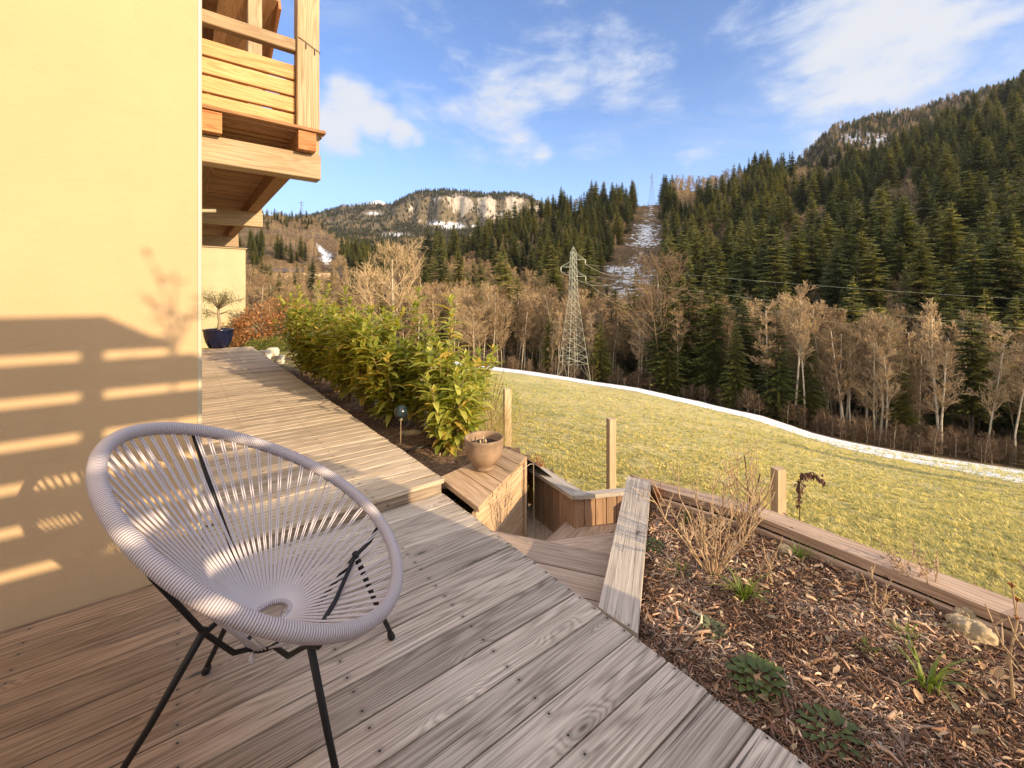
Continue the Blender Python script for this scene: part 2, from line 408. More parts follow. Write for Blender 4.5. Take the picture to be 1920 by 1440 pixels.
M['soil'] = plain('dark_potting_soil', (.045, .03, .022), .95, 0, .4, 40, 1.0)
M['bark'] = plain('tree_bark', (.30, .235, .165), .9, 0, .3, 3, .4)
M['twig'] = plain('bare_twigs', (.42, .285, .185), .85, 0, .2, .6, .1)
M['stem'] = plain('shrub_stem', (.24, .17, .09), .8, 0, .3, 20, .3)
M['barkdark'] = plain('dark_spruce_bark', (.10, .08, .055), .9, 0, .3, 3, .4)
M['rose'] = plain('dry_rose_stem', (.46, .33, .20), .75, 0, .35, 14, .2)
M['stone'] = plain('tan_field_stone', (.38, .30, .19), .9, 0, .5, 14, 1.0)
M['palestone'] = plain('pale_block_stone', (.60, .57, .50), .9, 0, .2, 9, .6)
M['steel'] = plain('galvanised_steel', (.46, .47, .36), .5, .25, .15, 2, .05)
M['farsteel'] = plain('dull_steel', (.16, .15, .13), .6, .2, .1, 2, .05)
M['aluminium'] = plain('pale_metal_edge', (.52, .47, .34), .5, .2, .05, 5, .05)
M['glass_globe'] = plain('blue_globe', (.02, .035, .045), .2, 0, .5, 12, .05, coat=.2)
M['roofing'] = plain('dark_roofing', (.09, .07, .06), .7, 0, .3, 3, .4)
M['darksheet'] = plain('black_plastic', (.02, .02, .022), .5, 0, .3, 10, .1)
M['laurel'] = foliage('laurel_leaf', (.20, .25, .04), (.62, .62, .15), (.68, .50, .12), .45, .42, False, .5)
M['spruce'] = foliage('spruce_needles', (.055, .068, .015), (.20, .19, .042), None, .2, .6)
M['beech_leaf'] = foliage('dry_beech_leaf', (.40, .19, .08), (.56, .30, .14), None, .3, .6, False)
M['rust_leaf'] = foliage('rusty_leaf', (.30, .09, .035), (.48, .20, .08), None, .3, .6, False)
M['herb'] = foliage('fresh_herb_leaf', (.10, .17, .03), (.24, .30, .05), None, .3, .45, False)
M['greyherb'] = foliage('grey_green_leaf', (.09, .11, .06), (.17, .19, .10), None, .2, .6, False)
M['darkherb'] = foliage('dark_green_leaf', (.07, .10, .03), (.13, .17, .05), None, .2, .5, False)
M['straw'] = foliage('straw_blade', (.42, .32, .15), (.60, .47, .24), None, .3, .6, False)
M['purpleleaf'] = foliage('purple_withered_leaf', (.07, .03, .03), (.14, .06, .05), None, .1, .7, False)
M['olive'] = foliage('olive_leaf', (.10, .12, .04), (.24, .23, .08), None, .2, .5, False)
M['grass'] = foliage('winter_grass_blade', (.38, .37, .11), (.70, .59, .25), None, .3, .6)
M['mulch'] = foliage('bark_mulch_chip', (.16, .080, .045), (.42, .25, .16), (.62, .47, .32), 0, .85, False, .2)
# ------------------------------------------------------------------ house wing with the sunlit wall
TW = 2.49; SH = .08; SE = 1.352; ZW = .10          # wall plane t, house side s, deck edge s, walkway height
def house():
    root = thing('house', 'cream yellow plastered house wing, its sunlit wall filling the left edge behind the cord chair', 'house', W(-3, TW, 0))
    mb = MB()
    def boxst(s0, s1, t0, t1, z0, z1):
        p = [W(s0, t0, z0), W(s1, t0, z0), W(s1, t1, z0), W(s0, t1, z0), W(s0, t0, z1), W(s1, t0, z1), W(s1, t1, z1), W(s0, t1, z1)]
        mb.quadset(p, [[0, 1, 5, 4], [1, 2, 6, 5], [2, 3, 7, 6], [3, 0, 4, 7], [4, 5, 6, 7], [3, 2, 1, 0]])
    boxst(-7, SH, TW, 13.4, -.6, 4.6)
    mb.obj('wall', M['plaster'], root)
    m2 = MB(); m2.board(W(SH - .012, TW - .004, .0), Z, U, V, 4.6, .018, .02, .004, .5); m2.obj('corner_bead', M['aluminium'], root)
    m3 = MB()   # plank-clad gable above, far part
    for i in range(9):
        m3.board(W(-.3, 8.6, 3.55 + i * .20), U, V, Z, .80, .03, .195, .006)
    m3.obj('timber_cladding', M['soffit'], root)
    m5 = MB()  # roof over the far end: slopes down away from the camera
    a = Vector((7.2, 5.68)); b = Vector((10.6, 4.18))
    dl = (W(0, b.x, b.y) - W(0, a.x, a.y)); L = dl.length
    for i in range(7):
        m5.board(W(-.3 + i * .21, a.x, a.y), dl, U, dl.cross(U) * -1, L, .2095, .03, .001)
    m5.obj('roof', M['soffit'], root)
    m6 = MB(); m6.board(W(1.172, a.x - .05, a.y - .14), dl, U, dl.cross(U) * -1, L + .1, .035, .19, .004)
    m6.obj('barge_board', M['endgrain'], root)
    m7 = MB(); m7.board(W(.06, 7.35, 4.50), U, V, Z, .55, .16, .2, .006); m7.board(W(.12, 4.2, 3.72), V, U, Z, 4.4, .14, .16, .006)
    m7.obj('purlin', M['soffit'], root)
    m8 = MB(); m8.tube([W(.05, 5.3, 2.13), W(.12, 5.33, 2.13), W(.30, 5.35, 2.155)], .018, 10); m8.obj('wall_arm', M['aluminium'], root, True)
house()

def balcony():
    root = thing('balcony', 'larch balcony with horizontal slat parapet jutting from the house above the walkway', 'balcony', W(.5, 4, 2.6))
    ts = (3.98, 7.25, 10.5)
    for k, t in enumerate(ts):
        m = MB(); m.board(W(-.1, t, 2.295), U, V, Z, 1.078, .15, .205, .006); m.obj('cross_beam', M['larch_grey'], root)
    for s in (.118, .782):
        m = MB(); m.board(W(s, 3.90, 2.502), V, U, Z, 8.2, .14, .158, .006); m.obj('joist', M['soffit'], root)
        m = MB(); m.board(W(s + .001, 3.896, 2.503), U, V, Z, .138, .0038, .156, .001); m.obj('joist_end', M['endgrain'], root)
    m = MB(); t = 3.872; k = 0
    while t < 12.2:
        m.board(W(.09, t, 2.662), U, V, Z, .902, .088, .026, .003); t += .120
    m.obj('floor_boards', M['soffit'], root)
    for t in (3.992, 7.26, 10.51):
        m = MB(); m.board(W(.794, t, 2.502), Z, U, V, 4.5, .176, .14, .005); m.obj('post', M['larch_grey'], root)
    for i in range(4):
        m = MB(); m.board(W(-.05, 4.06, 2.717 + i * .1405), U, Z, V, .838, .121, .045, .004); m.obj('parapet_board', M['larch'], root)
    m = MB(); m.board(W(-.05, 4.03, 3.372), U, Z, V, .843, .10, .08, .006); m.obj('handrail', M['larch_grey'], root)
    m = MB(); m.board(W(.86, 4.134, 3.372), V, Z, U, 3.1, .10, .07, .006); m.board(W(.86, 7.41, 3.372), V, Z, U, 3.08, .10, .07, .006); m.obj('side_handrail', M['larch_grey'], root)
    for i in range(4):
        m = MB(); m.board(W(.88, 4.134, 2.717 + i * .1405), V, Z, U, 3.1, .124, .03, .004); m.board(W(.88, 7.41, 2.717 + i * .1405), V, Z, U, 3.08, .124, .03, .004); m.obj('side_board', M['larch'], root)
    m = MB(); p = [W(.80, 3.985, 3.475), W(.85, 3.984, 3.455), W(.91, 3.984, 3.425), W(.972, 3.984, 3.40), W(.976, 4.06, 3.395)]
    m.tube(p, .0028, 5)
    for q in (.86, .93): m.tube([W(q, 3.982, 3.45 - (q - .85) * .45), W(q, 3.980, 3.40 - (q - .85) * .45)], .0045, 5)
    tag(m.obj('light_string', M['darksheet']), 'thin dark string of tiny lights wrapped round the balcony post', 'light string')
balcony()

def far_wing():
    root = thing('house_extension', 'pale green yellow plastered wall block at the far end of the walkway', 'building', W(.8, 14.5, 0))
    m = MB(); s0, s1, t0, t1, z0, z1 = -3, 1.52, 14.5, 17.5, -.8, 2.62
    p = [W(s0, t0, z0), W(s1, t0, z0), W(s1, t1, z0), W(s0, t1, z0), W(s0, t0, z1), W(s1, t0, z1), W(s1, t1, z1), W(s0, t1, z1)]
    m.quadset(p, [[0, 1, 5, 4], [1, 2, 6, 5], [2, 3, 7, 6], [3, 0, 4, 7], [4, 5, 6, 7], [3, 2, 1, 0]])
    m.obj('wall', M['plaster2'], root)
    m = MB(); m.board(W(-3.02, 14.46, 2.622), U, V, Z, 4.58, 3.08, .035, .01); m.obj('coping', M['larch_grey'], root)
M['plaster2'] = plain('pale_plaster', (.46, .42, .27), .9, 0, .06, 3, .2)
far_wing()

# ------------------------------------------------------------------ decks
def boards_area(name, mat, s0, s1, t0, t1, z, pw, gap=.006, th=.028, jit=.004, splits=(), mb=None, end=None):
    m = MB(); t = t0; i = 0
    while t < t1 - .02:
        w = min(pw - gap, t1 - t)
        se = s1 + random.uniform(-jit, jit)
        cuts = [s0] + [c + random.uniform(-.9, .9) for c in splits] + [se]
        for a, b in zip(cuts[:-1], cuts[1:]):
            m.board(W(a + .0015, t, z - th), U, V, Z, b - a - .003, w, th, .0035, u0=a)
        t += pw; i += 1
    return m.obj(name, mat)
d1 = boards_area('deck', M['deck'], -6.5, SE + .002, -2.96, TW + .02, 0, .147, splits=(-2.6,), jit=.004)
tag(d1, kind='structure')
d2 = boards_area('walkway', M['walkdeck'], SH + .01, SE, TW - .03, 11.72, ZW, .118, gap=.007, jit=.005)
tag(d2, kind='structure')
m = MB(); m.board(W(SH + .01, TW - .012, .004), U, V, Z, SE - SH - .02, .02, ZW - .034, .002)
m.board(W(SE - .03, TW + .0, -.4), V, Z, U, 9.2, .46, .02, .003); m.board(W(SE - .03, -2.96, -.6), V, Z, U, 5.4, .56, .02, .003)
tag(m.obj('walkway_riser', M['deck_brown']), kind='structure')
# ------------------------------------------------------------------ slatted privacy screen behind the camera (throws the striped shade on the wall)
TF = -1.30
ra, rc = SA / SB, SC / SB
DT = TW - TF
def on_screen(s, z): return s + DT * ra, z + DT * rc
def screen():
    root = thing('privacy_screen', 'slatted timber privacy screen with a sloping end at the back of the deck', 'fence', W(0, TF, 0))
    top = [(-9, 1.19), (-.256, 1.19), (.077, .987), (1.05, .384), (1.11, .10), (1.13, -.10)]
    top = [on_screen(*p) for p in top]
    def sl(z):   # how far right a board at height z may run
        for (a, za), (b, zb) in zip(top[1:-1], top[2:]):
            if zb <= z <= za: return a + (za - z) / (za - zb) * (b - a)
        return top[-1][0] if z < top[-1][1] else top[1][0]
    zt = top[0][1]; lines = []
    gaps = [zt - .165 - i * .165 for i in range(6)]
    z = zt
    slats = []
    for g in gaps:
        slats.append((g + .020, z)); z = g - .020
    zmin = z
    while z > -.05:
        slats.append((max(z - .20, -.05), z)); z -= .2
    for a, b in slats:
        sb, st = sl(a), sl(b)
        m = MB(); n = 2
        p = [W(-5, TF, a), W(sb, TF, a), W(st, TF, b), W(-5, TF, b)]
        q = [x + V * .024 for x in p]
        m.quadset(p + q, [[0, 1, 2, 3], [7, 6, 5, 4], [0, 4, 5, 1], [1, 5, 6, 2], [2, 6, 7, 3], [3, 7, 4, 0]],
                  [[(0, 0), (sb, 0), (st, b - a), (0, b - a)]] * 6)
        m.obj('slat', M['larch_grey'], root)
    for s in (on_screen(-.277, 0)[0], on_screen(-1.75, 0)[0], -2.4):
        m = MB(); m.board(W(s - .03, TF - .062, -.05), Z, U, V, zt - .01 if s < 1.0 else 1.0, .06, .06, .004); m.obj('post', M['post'], root)
screen()

# ------------------------------------------------------------------ planter box beside the steps
def planter_box():
    root = thing('planter_box', 'low tan timber box with a plank top carrying the clay bowl beside the steps', 'planter box', W(1.7, 2.4, -.2))
    zb = .043
    A, B, C, Dd = W(1.382, 2.115), W(2.125, 2.567), W(2.105, 2.80), W(1.402, 2.62)
    n = 5; m = MB()
    # planks run across, roughly parallel to the deck boards' cut edge
    e1 = (B - A); e2 = (C - Dd)
    cuts = [0, .24, .42, .62, .80, 1.0]
    for i in range(5):
        f0, f1 = cuts[i] + .006, cuts[i + 1] - .006
        p = [A + e1 * f0 - V * .01, A + e1 * f1 - V * .01, Dd + e2 * f1, Dd + e2 * f0]
        q = [Vector((x.x, x.y, zb)) for x in p]
        m.poly_slab(q, .032, ldir=(q[3] - q[0]))
    m.obj('plank_top', M['box_wood'], root)
    m = MB(); d = e1.normalized(); nn = Z.cross(d)
    z = zb - .036; k = 0
    while z > -.75:
        h = .135; m.board(Vector((A.x, A.y, z - h)) + nn * .012 + d * .01, d, Z, nn, e1.length - .05, h - .004, .028, .003); z -= h; k += 1
    m.obj('side_boards', M['box_wood'], root)
    m = MB(); m.board(Vector((B.x, B.y, -.95)) + d * -.03 - nn * .005, Z, d, nn, .98, .045, .12, .004)
    m.board(Vector((B.x, B.y, -.95)) + d * .03 + nn * .02, Z, d, nn, .90, .05, .07, .004); m.obj('corner_post', M['box_wood'], root)
    m = MB(); e3 = (C - B).normalized(); m.board(Vector((B.x, B.y, -.6)) , e3, Z, Z.cross(e3), .24, .6, .02, .003); m.obj('end_board', M['box_wood'], root)
planter_box()

def clay_bowl():
    c = W(1.724, 2.56, .0445); c = Vector((-.2, 3.075, .0445))
    root = thing('clay_bowl', 'weathered brown terracotta bowl with dark soil and cut stubs on the timber box', 'plant pot', c)
    prof = [(.055, 0), (.068, .004), (.072, .016), (.064, .022), (.085, .045), (.115, .085), (.132, .130), (.137, .175), (.136, .200), (.141, .212), (.1405, .226), (.136, .230),
            (.128, .226), (.126, .20), (.127, .165), (.118, .150), (.05, .149), (.0, .149)]
    m = MB(); m.lathe(prof, c, 56); m.obj('bowl', M['terracotta'], root, True)
    m = MB(); pr = [(0.0, .163)] ; 
    pts = []; n = 26
    for r in (0.0001, .04, .08, .1255):
        for k in range(n):
            a = 2 * math.pi * k / n; pts.append(c + Vector((r * math.cos(a), r * math.sin(a), .172 + .014 * mnoise.noise(Vector((r * 60 * math.cos(a), r * 60 * math.sin(a), 3))))))
    fs = [[i * n + k, i * n + (k + 1) % n, (i + 1) * n + (k + 1) % n, (i + 1) * n + k] for i in range(3) for k in range(n)]
    m.quadset(pts, [f[::-1] for f in fs]); m.obj('soil', M['soil'], root)
    for k in range(7):
        a = random.uniform(0, 6.28); r = random.uniform(.01, .07); p = c + Vector((r * math.cos(a), r * math.sin(a), .165))
        m = MB(); m.tube([p, p + Vector((random.uniform(-.01, .01), random.uniform(-.01, .01), random.uniform(.03, .055)))], [.007, .005], 6); m.obj('cut_stub', M['straw_stub'], root)
M['straw_stub'] = plain('pale_cut_stub', (.55, .42, .26), .8, 0, .2, 40, .2)
clay_bowl()
# thin pale cord hanging over the box
m = MB(); pts = [Vector((-.06, 3.05, .05)), Vector((0.0, 2.98, .05)), Vector((.06, 3.02, .052)), Vector((.13, 3.12, .06)), Vector((.16, 3.2, .03)), Vector((.165, 3.24, -.3)), Vector((.17, 3.25, -.9))]
m.tube(pts, .0025, 6); tag(m.obj('string', M['aluminium'], None, True), 'thin pale cord trailing over the corner of the timber box', 'cord')

# ------------------------------------------------------------------ steps
WX, WN = Vector((.337, .941, 0)).normalized(), Vector((.941, -.337, 0)).normalized()
def stairs():
    root = thing('garden_steps', 'grey brown timber steps winding down between the planter box and the sloping grey board', 'steps', Vector((.3, 2.2, -.4)))
    def tread(polys, z, last=False):
        m = MB()
        for i, (p, ld) in enumerate(polys): m.poly_slab([Vector((x, y, z - .0015 * i)) for x, y in p], .035, ldir=ld, rnd=random.random())
        m.obj('tread', M['step'], root)
        m = MB()
    def strip(w0, w1, a, b):   # board across the stair, between distances along WX, from a to b across
        P = [WX * w0 + WN * a, WX * w0 + WN * b, WX * w1 + WN * b, WX * w1 + WN * a]; return ([(q.x, q.y) for q in P], tuple(WN))
    z1 = -.145
    M['step2'] = M['brown_board']
    tread([strip(2.215, 2.42, -1.2, -.10), strip(2.03, 2.208, -1.2, -.10), strip(1.86, 2.023, -1.2, -.10)], z1)
    m = MB(); m.board(WX * 2.39 + WN * -1.2 + Z * (z1 - .17), WN, WX, Z, 1.1, .022, .133, .002); m.obj('riser', M['panel'], root)
    piv = Vector((.02, 2.735, 0)); R0 = 1.25
    angs = [-22, 13, 57, 84, 110, 130]
    z = z1
    for k in range(5):
        z -= .165; a0, a1 = R(angs[k] - 8), R(angs[k + 1])
        am = (a0 + a1) / 2
        P = [piv, piv + Vector((math.cos(a0), math.sin(a0), 0)) * R0, piv + Vector((math.cos(am), math.sin(am), 0)) * R0 * 1.04, piv + Vector((math.cos(a1), math.sin(a1), 0)) * R0]
        pb = Vector((math.cos(a1), math.sin(a1), 0))
        # split into two boards parallel to the far edge
        Q = piv + (P[1] - piv) * .5
        c1 = P[1] + (P[3] - P[1]) * .48
        c0 = piv + (P[1] - piv) * .12
        tread([([(p.x, p.y) for p in (c0, c1, P[3], piv)], tuple(pb)), ([(p.x, p.y) for p in (c0 + (c1-c0)*.01, P[1], c1)], tuple(pb))], z)
        m = MB(); m.board(piv + Z * (z - .17) + pb * .02, pb, pb.cross(Z), Z, R0, .02, .135, .002); m.obj('riser', M['panel'], root)
stairs()

def guard_wall():
    root = thing('stair_guard', 'low vertical plank wall with grey cap closing the far side of the steps', 'guard wall', Vector((.5, 3.3, -.5)))
    zc = -.252
    P = [Vector((.185, 3.72, 0)), Vector((.47, 3.235, 0)), Vector((.92, 3.33, 0)), Vector((1.02, 3.12, 0))]
    for (a, b) in zip(P[:-1], P[1:]):
        d = (b - a); L = d.length; d.normalize(); nn = Vector((-d.y, d.x, 0)); m = MB(); x = 0.0
        while x < L - .005:
            w = min(.088, L - x); m.board(a + d * x + nn * .012 + Z * -1.35, Z, d, nn, 1.35 + zc - .002, w - .005, .022, .004); x += .088
        m.obj('plank_panel', M['panel'], root)
    caps = [(P[0], P[1]), (P[1], P[2])]
    for i, (a, b) in enumerate(caps):
        d = (b - a).normalized(); nn = Vector((-d.y, d.x, 0)); wdt = .105 if i == 0 else .045
        m = MB()
        off = .0 if i == 0 else .0
        p = [a - nn * .018, b - nn * .018, b + nn * wdt, a + nn * wdt]
        if i == 0: p[2] = b + nn * wdt + d * .03; p[0] = a - nn * .018 - d * .05
        m.poly_slab([Vector((q.x, q.y, zc + .03 + .002 * i)) for q in p], .03, ldir=d); m.obj('cap_board', M['grey_board'], root)
guard_wall()

# ------------------------------------------------------------------ retaining walls of the flower bed
BL = [Vector((.356, 1.765, 0)), Vector((.474, 1.625, 0)), Vector((.954, 2.952, 0)), Vector((.82, 3.052, 0))]
def bed_walls():
    root = thing('bed_side_wall', 'cracked grey sawn board capping the wall between the steps and the flower bed', 'retaining wall', Vector((.65, 2.3, 0)))
    m = MB(); p = [BL[0], BL[1], BL[2], BL[3]]
    m.poly_slab([Vector((q.x, q.y, .004)) for q in p], .05, ldir=(BL[3] - BL[0])); m.obj('cap_board', M['grey_board'], root)
    m = MB(); d = (BL[3] - BL[0]); L = d.length; d.normalize(); nn = Vector((-d.y, d.x, 0)); z = -.05
    for i in range(7): m.board(BL[0] + Z * (z - .14) - nn * .03, d, Z, nn, L + .0, .136, .02, .003); z -= .14
    m.obj('side_boards', M['step'], root)
    root = thing('bed_outer_wall', 'long brown timber cap of the outer flower bed wall next to the wire fence', 'retaining wall', Vector((1.8, 2.2, 0)))
    O = [Vector((.845, 3.078, 0)), Vector((1.50, 2.62, 0)), Vector((2.13, 1.785, 0)), Vector((2.95, .62, 0))]
    I = [Vector((.975, 2.86, 0)), Vector((1.435, 2.475, 0)), Vector((1.97, 1.735, 0)), Vector((2.82, .55, 0))]
    for a, b, c, e in zip(I[:-1], O[:-1], O[1:], I[1:]):
        m = MB(); m.poly_slab([Vector((q.x, q.y, .002)) for q in (a, e, c, b)], .048, ldir=(c - b)); m.obj('cap_board', M['brown_board'], root)
    m = MB()
    for a, b in zip(I[:-1], I[1:]):
        d = (b - a); L = d.length; d.normalize(); nn = Vector((-d.y, d.x, 0))
        for k in range(2): m.board(a + Z * (-.05 - .10 * (k + 1)) + nn * .008 - nn * .035, d, Z, nn, L, .097, .025, .003)
    m.obj('inner_boards', M['brown_board'], root)
    m = MB()
    for a, b in zip(O[:-1], O[1:]):
        d = (b - a); L = d.length; d.normalize(); nn = Vector((-d.y, d.x, 0))
        for k in range(7): m.board(a + Z * (-.05 - .14 * (k + 1)) - nn * .02, d, Z, nn, L, .137, .025, .003)
    m.obj('outer_boards', M['brown_board'], root)
    return O, I
OUT, INN = bed_walls()

def soil_z(x, y):
    return -.105 + .035 * mnoise.noise(Vector((x * 2.2, y * 2.2, 0))) + .012 * mnoise.noise(Vector((x * 9, y * 9, 4))) + .05 * math.exp(-((x - 1.2) ** 2 + (y - 1.6) ** 2) / .4)
def in_bed(x, y):
    s = x * U.x + y * U.y
    if s < SE + .012: return False
    t = x * V.x + y * V.y
    # right of the grey board
    a, b = BL[1], BL[2]
    if (b.x - a.x) * (y - a.y) - (b.y - a.y) * (x - a.x) > -.006 and y > 1.6: return False
    for a, b in zip(INN[:-1], INN[1:]):
        if (b.x - a.x) * (y - a.y) - (b.y - a.y) * (x - a.x) > -.01: return False
    return t > -1.6
def grid_sheet(name, mat, x0, x1, y0, y1, st, fz, keep=None, kind='structure', attrs=None):
    nx = int((x1 - x0) / st) + 1; ny = int((y1 - y0) / st) + 1
    vs = np.zeros((nx * ny, 3)); ok = np.ones(nx * ny, bool)
    for j in range(ny):
        for i in range(nx):
            x, y = x0 + i * st, y0 + j * st; vs[j * nx + i] = (x, y, fz(x, y))
            if keep and not keep(x, y): ok[j * nx + i] = False
    fs = []
    for j in range(ny - 1):
        for i in range(nx - 1):
            q = (j * nx + i, j * nx + i + 1, (j + 1) * nx + i + 1, (j + 1) * nx + i)
            if ok[list(q)].any(): fs.append(q)
    me = np_mesh(name, vs, np.array(fs), mat, attrs, True); o = link_mesh(name, me); tag(o, kind=kind); return o
def soilmat():
    m, t, b, o = material('bed_soil'); co = t.n('ShaderNodeTexCoord').outputs['Object']
    n = t.noise(co, 26, 8, .7, .4); n2 = t.noise(co, 3, 4, .6)
    c = t.mix(t.rng(n, .35, .7), (.08, .045, .03), (.30, .18, .12)); c = t.mix(t.rng(n2, .4, .6, 0, .5), c, (.09, .05, .03))
    t.put(b.inputs['Base Color'], c); b.inputs['Roughness'].default_value = .95
    t.put(b.inputs['Normal'], t.bump(n, 1.0, .02)); return m
M['bedsoil'] = soilmat()
def bed_keep(x, y):
    s = x * U.x + y * U.y
    if s < SE - .04: return False
    a, b = BL[1], BL[2]
    if (b.x - a.x) * (y - a.y) - (b.y - a.y) * (x - a.x) > .03: return False
    for a, b in zip(INN[:-1], INN[1:]):
        if (b.x - a.x) * (y - a.y) - (b.y - a.y) * (x - a.x) > .05: return False
    return y > -1.6
grid_sheet('flower_bed', M['bedsoil'], .3, 4.2, -1.6, 3.0, .04, soil_z, bed_keep)

# mulch: shredded bark, nobody could count it
def chip_mesh(i):
    r = random.Random(i); L = r.uniform(.012, .030); w = r.uniform(.002, .0048); h = .0022; n = 3
    v = []; f = []
    for k in range(n + 1):
        x = (k / n - .5) * L; z = .006 * (1 - (2 * k / n - 1) ** 2) * r.uniform(-.4, 1); ww = w * (.5 if k in (0, n) else 1) * r.uniform(.7, 1.2); yo = r.uniform(-.002, .002)
        v += [(x, yo - ww / 2, z), (x, yo + ww / 2, z), (x, yo, z + h)]
    for k in range(n):
        a = 3 * k; f += [(a, a + 3, a + 5, a + 2), (a + 2, a + 5, a + 4, a + 1), (a + 1, a + 4, a + 3, a)]
    return np_mesh('bark_chip', np.array(v), np.array(f), M['mulch_%d' % (i % 4)], {'rnd': np.full(len(v), r.random())})
for i, (a, b) in enumerate((((.20, .115, .08), (.40, .25, .175)), ((.30, .195, .14), (.54, .38, .28)), ((.10, .058, .042), (.23, .14, .095)), ((.46, .34, .26), (.70, .57, .44)))):
    M['mulch_%d' % i] = foliage('bark_mulch_%d' % i, a, b, None, 0, .85, True, .2)
def mulch():
    pts = []; rot = []; scl = []; idx = []
    def put(x, y, z, k):
        for _ in range(k):
            pts.append((x + random.uniform(-.02, .02), y + random.uniform(-.02, .02), z + random.uniform(.0, .016)))
            rot.append((random.gauss(0, .35), random.gauss(0, .35), random.uniform(0, 6.28))); cl = mnoise.noise(Vector((x * 3.1, y * 3.1, 5))); s = random.uniform(.4, 1.25) * (1.15 + .7 * cl) * (1.0 if random.random() < .95 else 2.2)
            scl.append((s, s * random.uniform(.7, 1.3), s)); idx.append(random.choice([0, 1, 2, 3, 4, 5, 6, 7, 8, 9, 10, 11] + ([3, 7, 11, 1, 5] * 2 if cl > .22 else [2, 6, 10, 2, 6, 0, 4])))
    n = 0
    while n < 52000:
        x, y = random.uniform(.3, 3.0), random.uniform(.15, 2.95)
        if random.random() > min(1, 1.5 / max(y, .3)) or not in_bed(x, y): continue
        if x / y > 1.35: continue
        put(x, y, soil_z(x, y), 2); n += 2
    # under the laurels
    for _ in range(5000):
        s, t = random.uniform(SE + .02, 2.3), random.uniform(2.75, 10); p = W(s, t, -.06); 
        if random.random() < 3.4 / t: put(p.x, p.y, -.058, 1)
    o = scatter('bark_mulch', pts, rot, scl, idx, [chip_mesh(i) for i in range(12)]); tag(o, 'shredded reddish brown bark mulch covering the flower bed', 'mulch', kind='stuff')
mulch()

# dead leaves lying on the mulch
def leaf_mesh(name, L, w, mat, curl=.3, fold=.25, n=4, rnd=None, droop=0.0):
    v = []; f = []; rr = random.random() if rnd is None else rnd
    for k in range(n + 1):
        x = k / n; ww = w * (math.sin(math.pi * min(1, x * .92 + .06)) ** .8); z = -curl * L * x * x
        v += [(x * L, -ww / 2, z + fold * ww / 2), (x * L, 0, z), (x * L, ww / 2, z + fold * ww / 2)]
    for k in range(n):
        a = 3 * k; f += [(a, a + 3, a + 4, a + 1), (a + 1, a + 4, a + 5, a + 2)]
    return np_mesh(name, np.array(v), np.array(f), mat, {'rnd': np.full(len(v), rr)})
def litter():
    pts = []; rot = []; scl = []; idx = []
    while len(pts) < 620:
        x, y = random.uniform(.4, 2.9), random.uniform(.3, 2.95)
        if not in_bed(x, y) or x / y > 1.35: continue
        dens = .25 + .75 * (mnoise.noise(Vector((x * 1.6, y * 1.6, 9))) > -.05) * (x > .9)
        if random.random() > dens: continue
        pts.append((x, y, soil_z(x, y) + .022)); rot.append((random.uniform(-.7, .7), random.uniform(-.7, .7), random.uniform(0, 6.28))); s = random.uniform(.3, .8); scl.append((s, s, s)); idx.append(random.randrange(4))
    M['deadleaf'] = foliage('dead_leaf', (.30, .20, .12), (.55, .42, .28), None, .15, .8, True, .2)
    o = scatter('fallen_leaves', pts, rot, scl, idx, [leaf_mesh('fallen_leaf', random.uniform(.035, .06), random.uniform(.018, .03), M['deadleaf'], random.uniform(-.5, .6), random.uniform(.2, .8)) for i in range(4)])
    tag(o, 'curled dry brown leaves strewn over the mulch', 'dead leaves', kind='stuff')
litter()
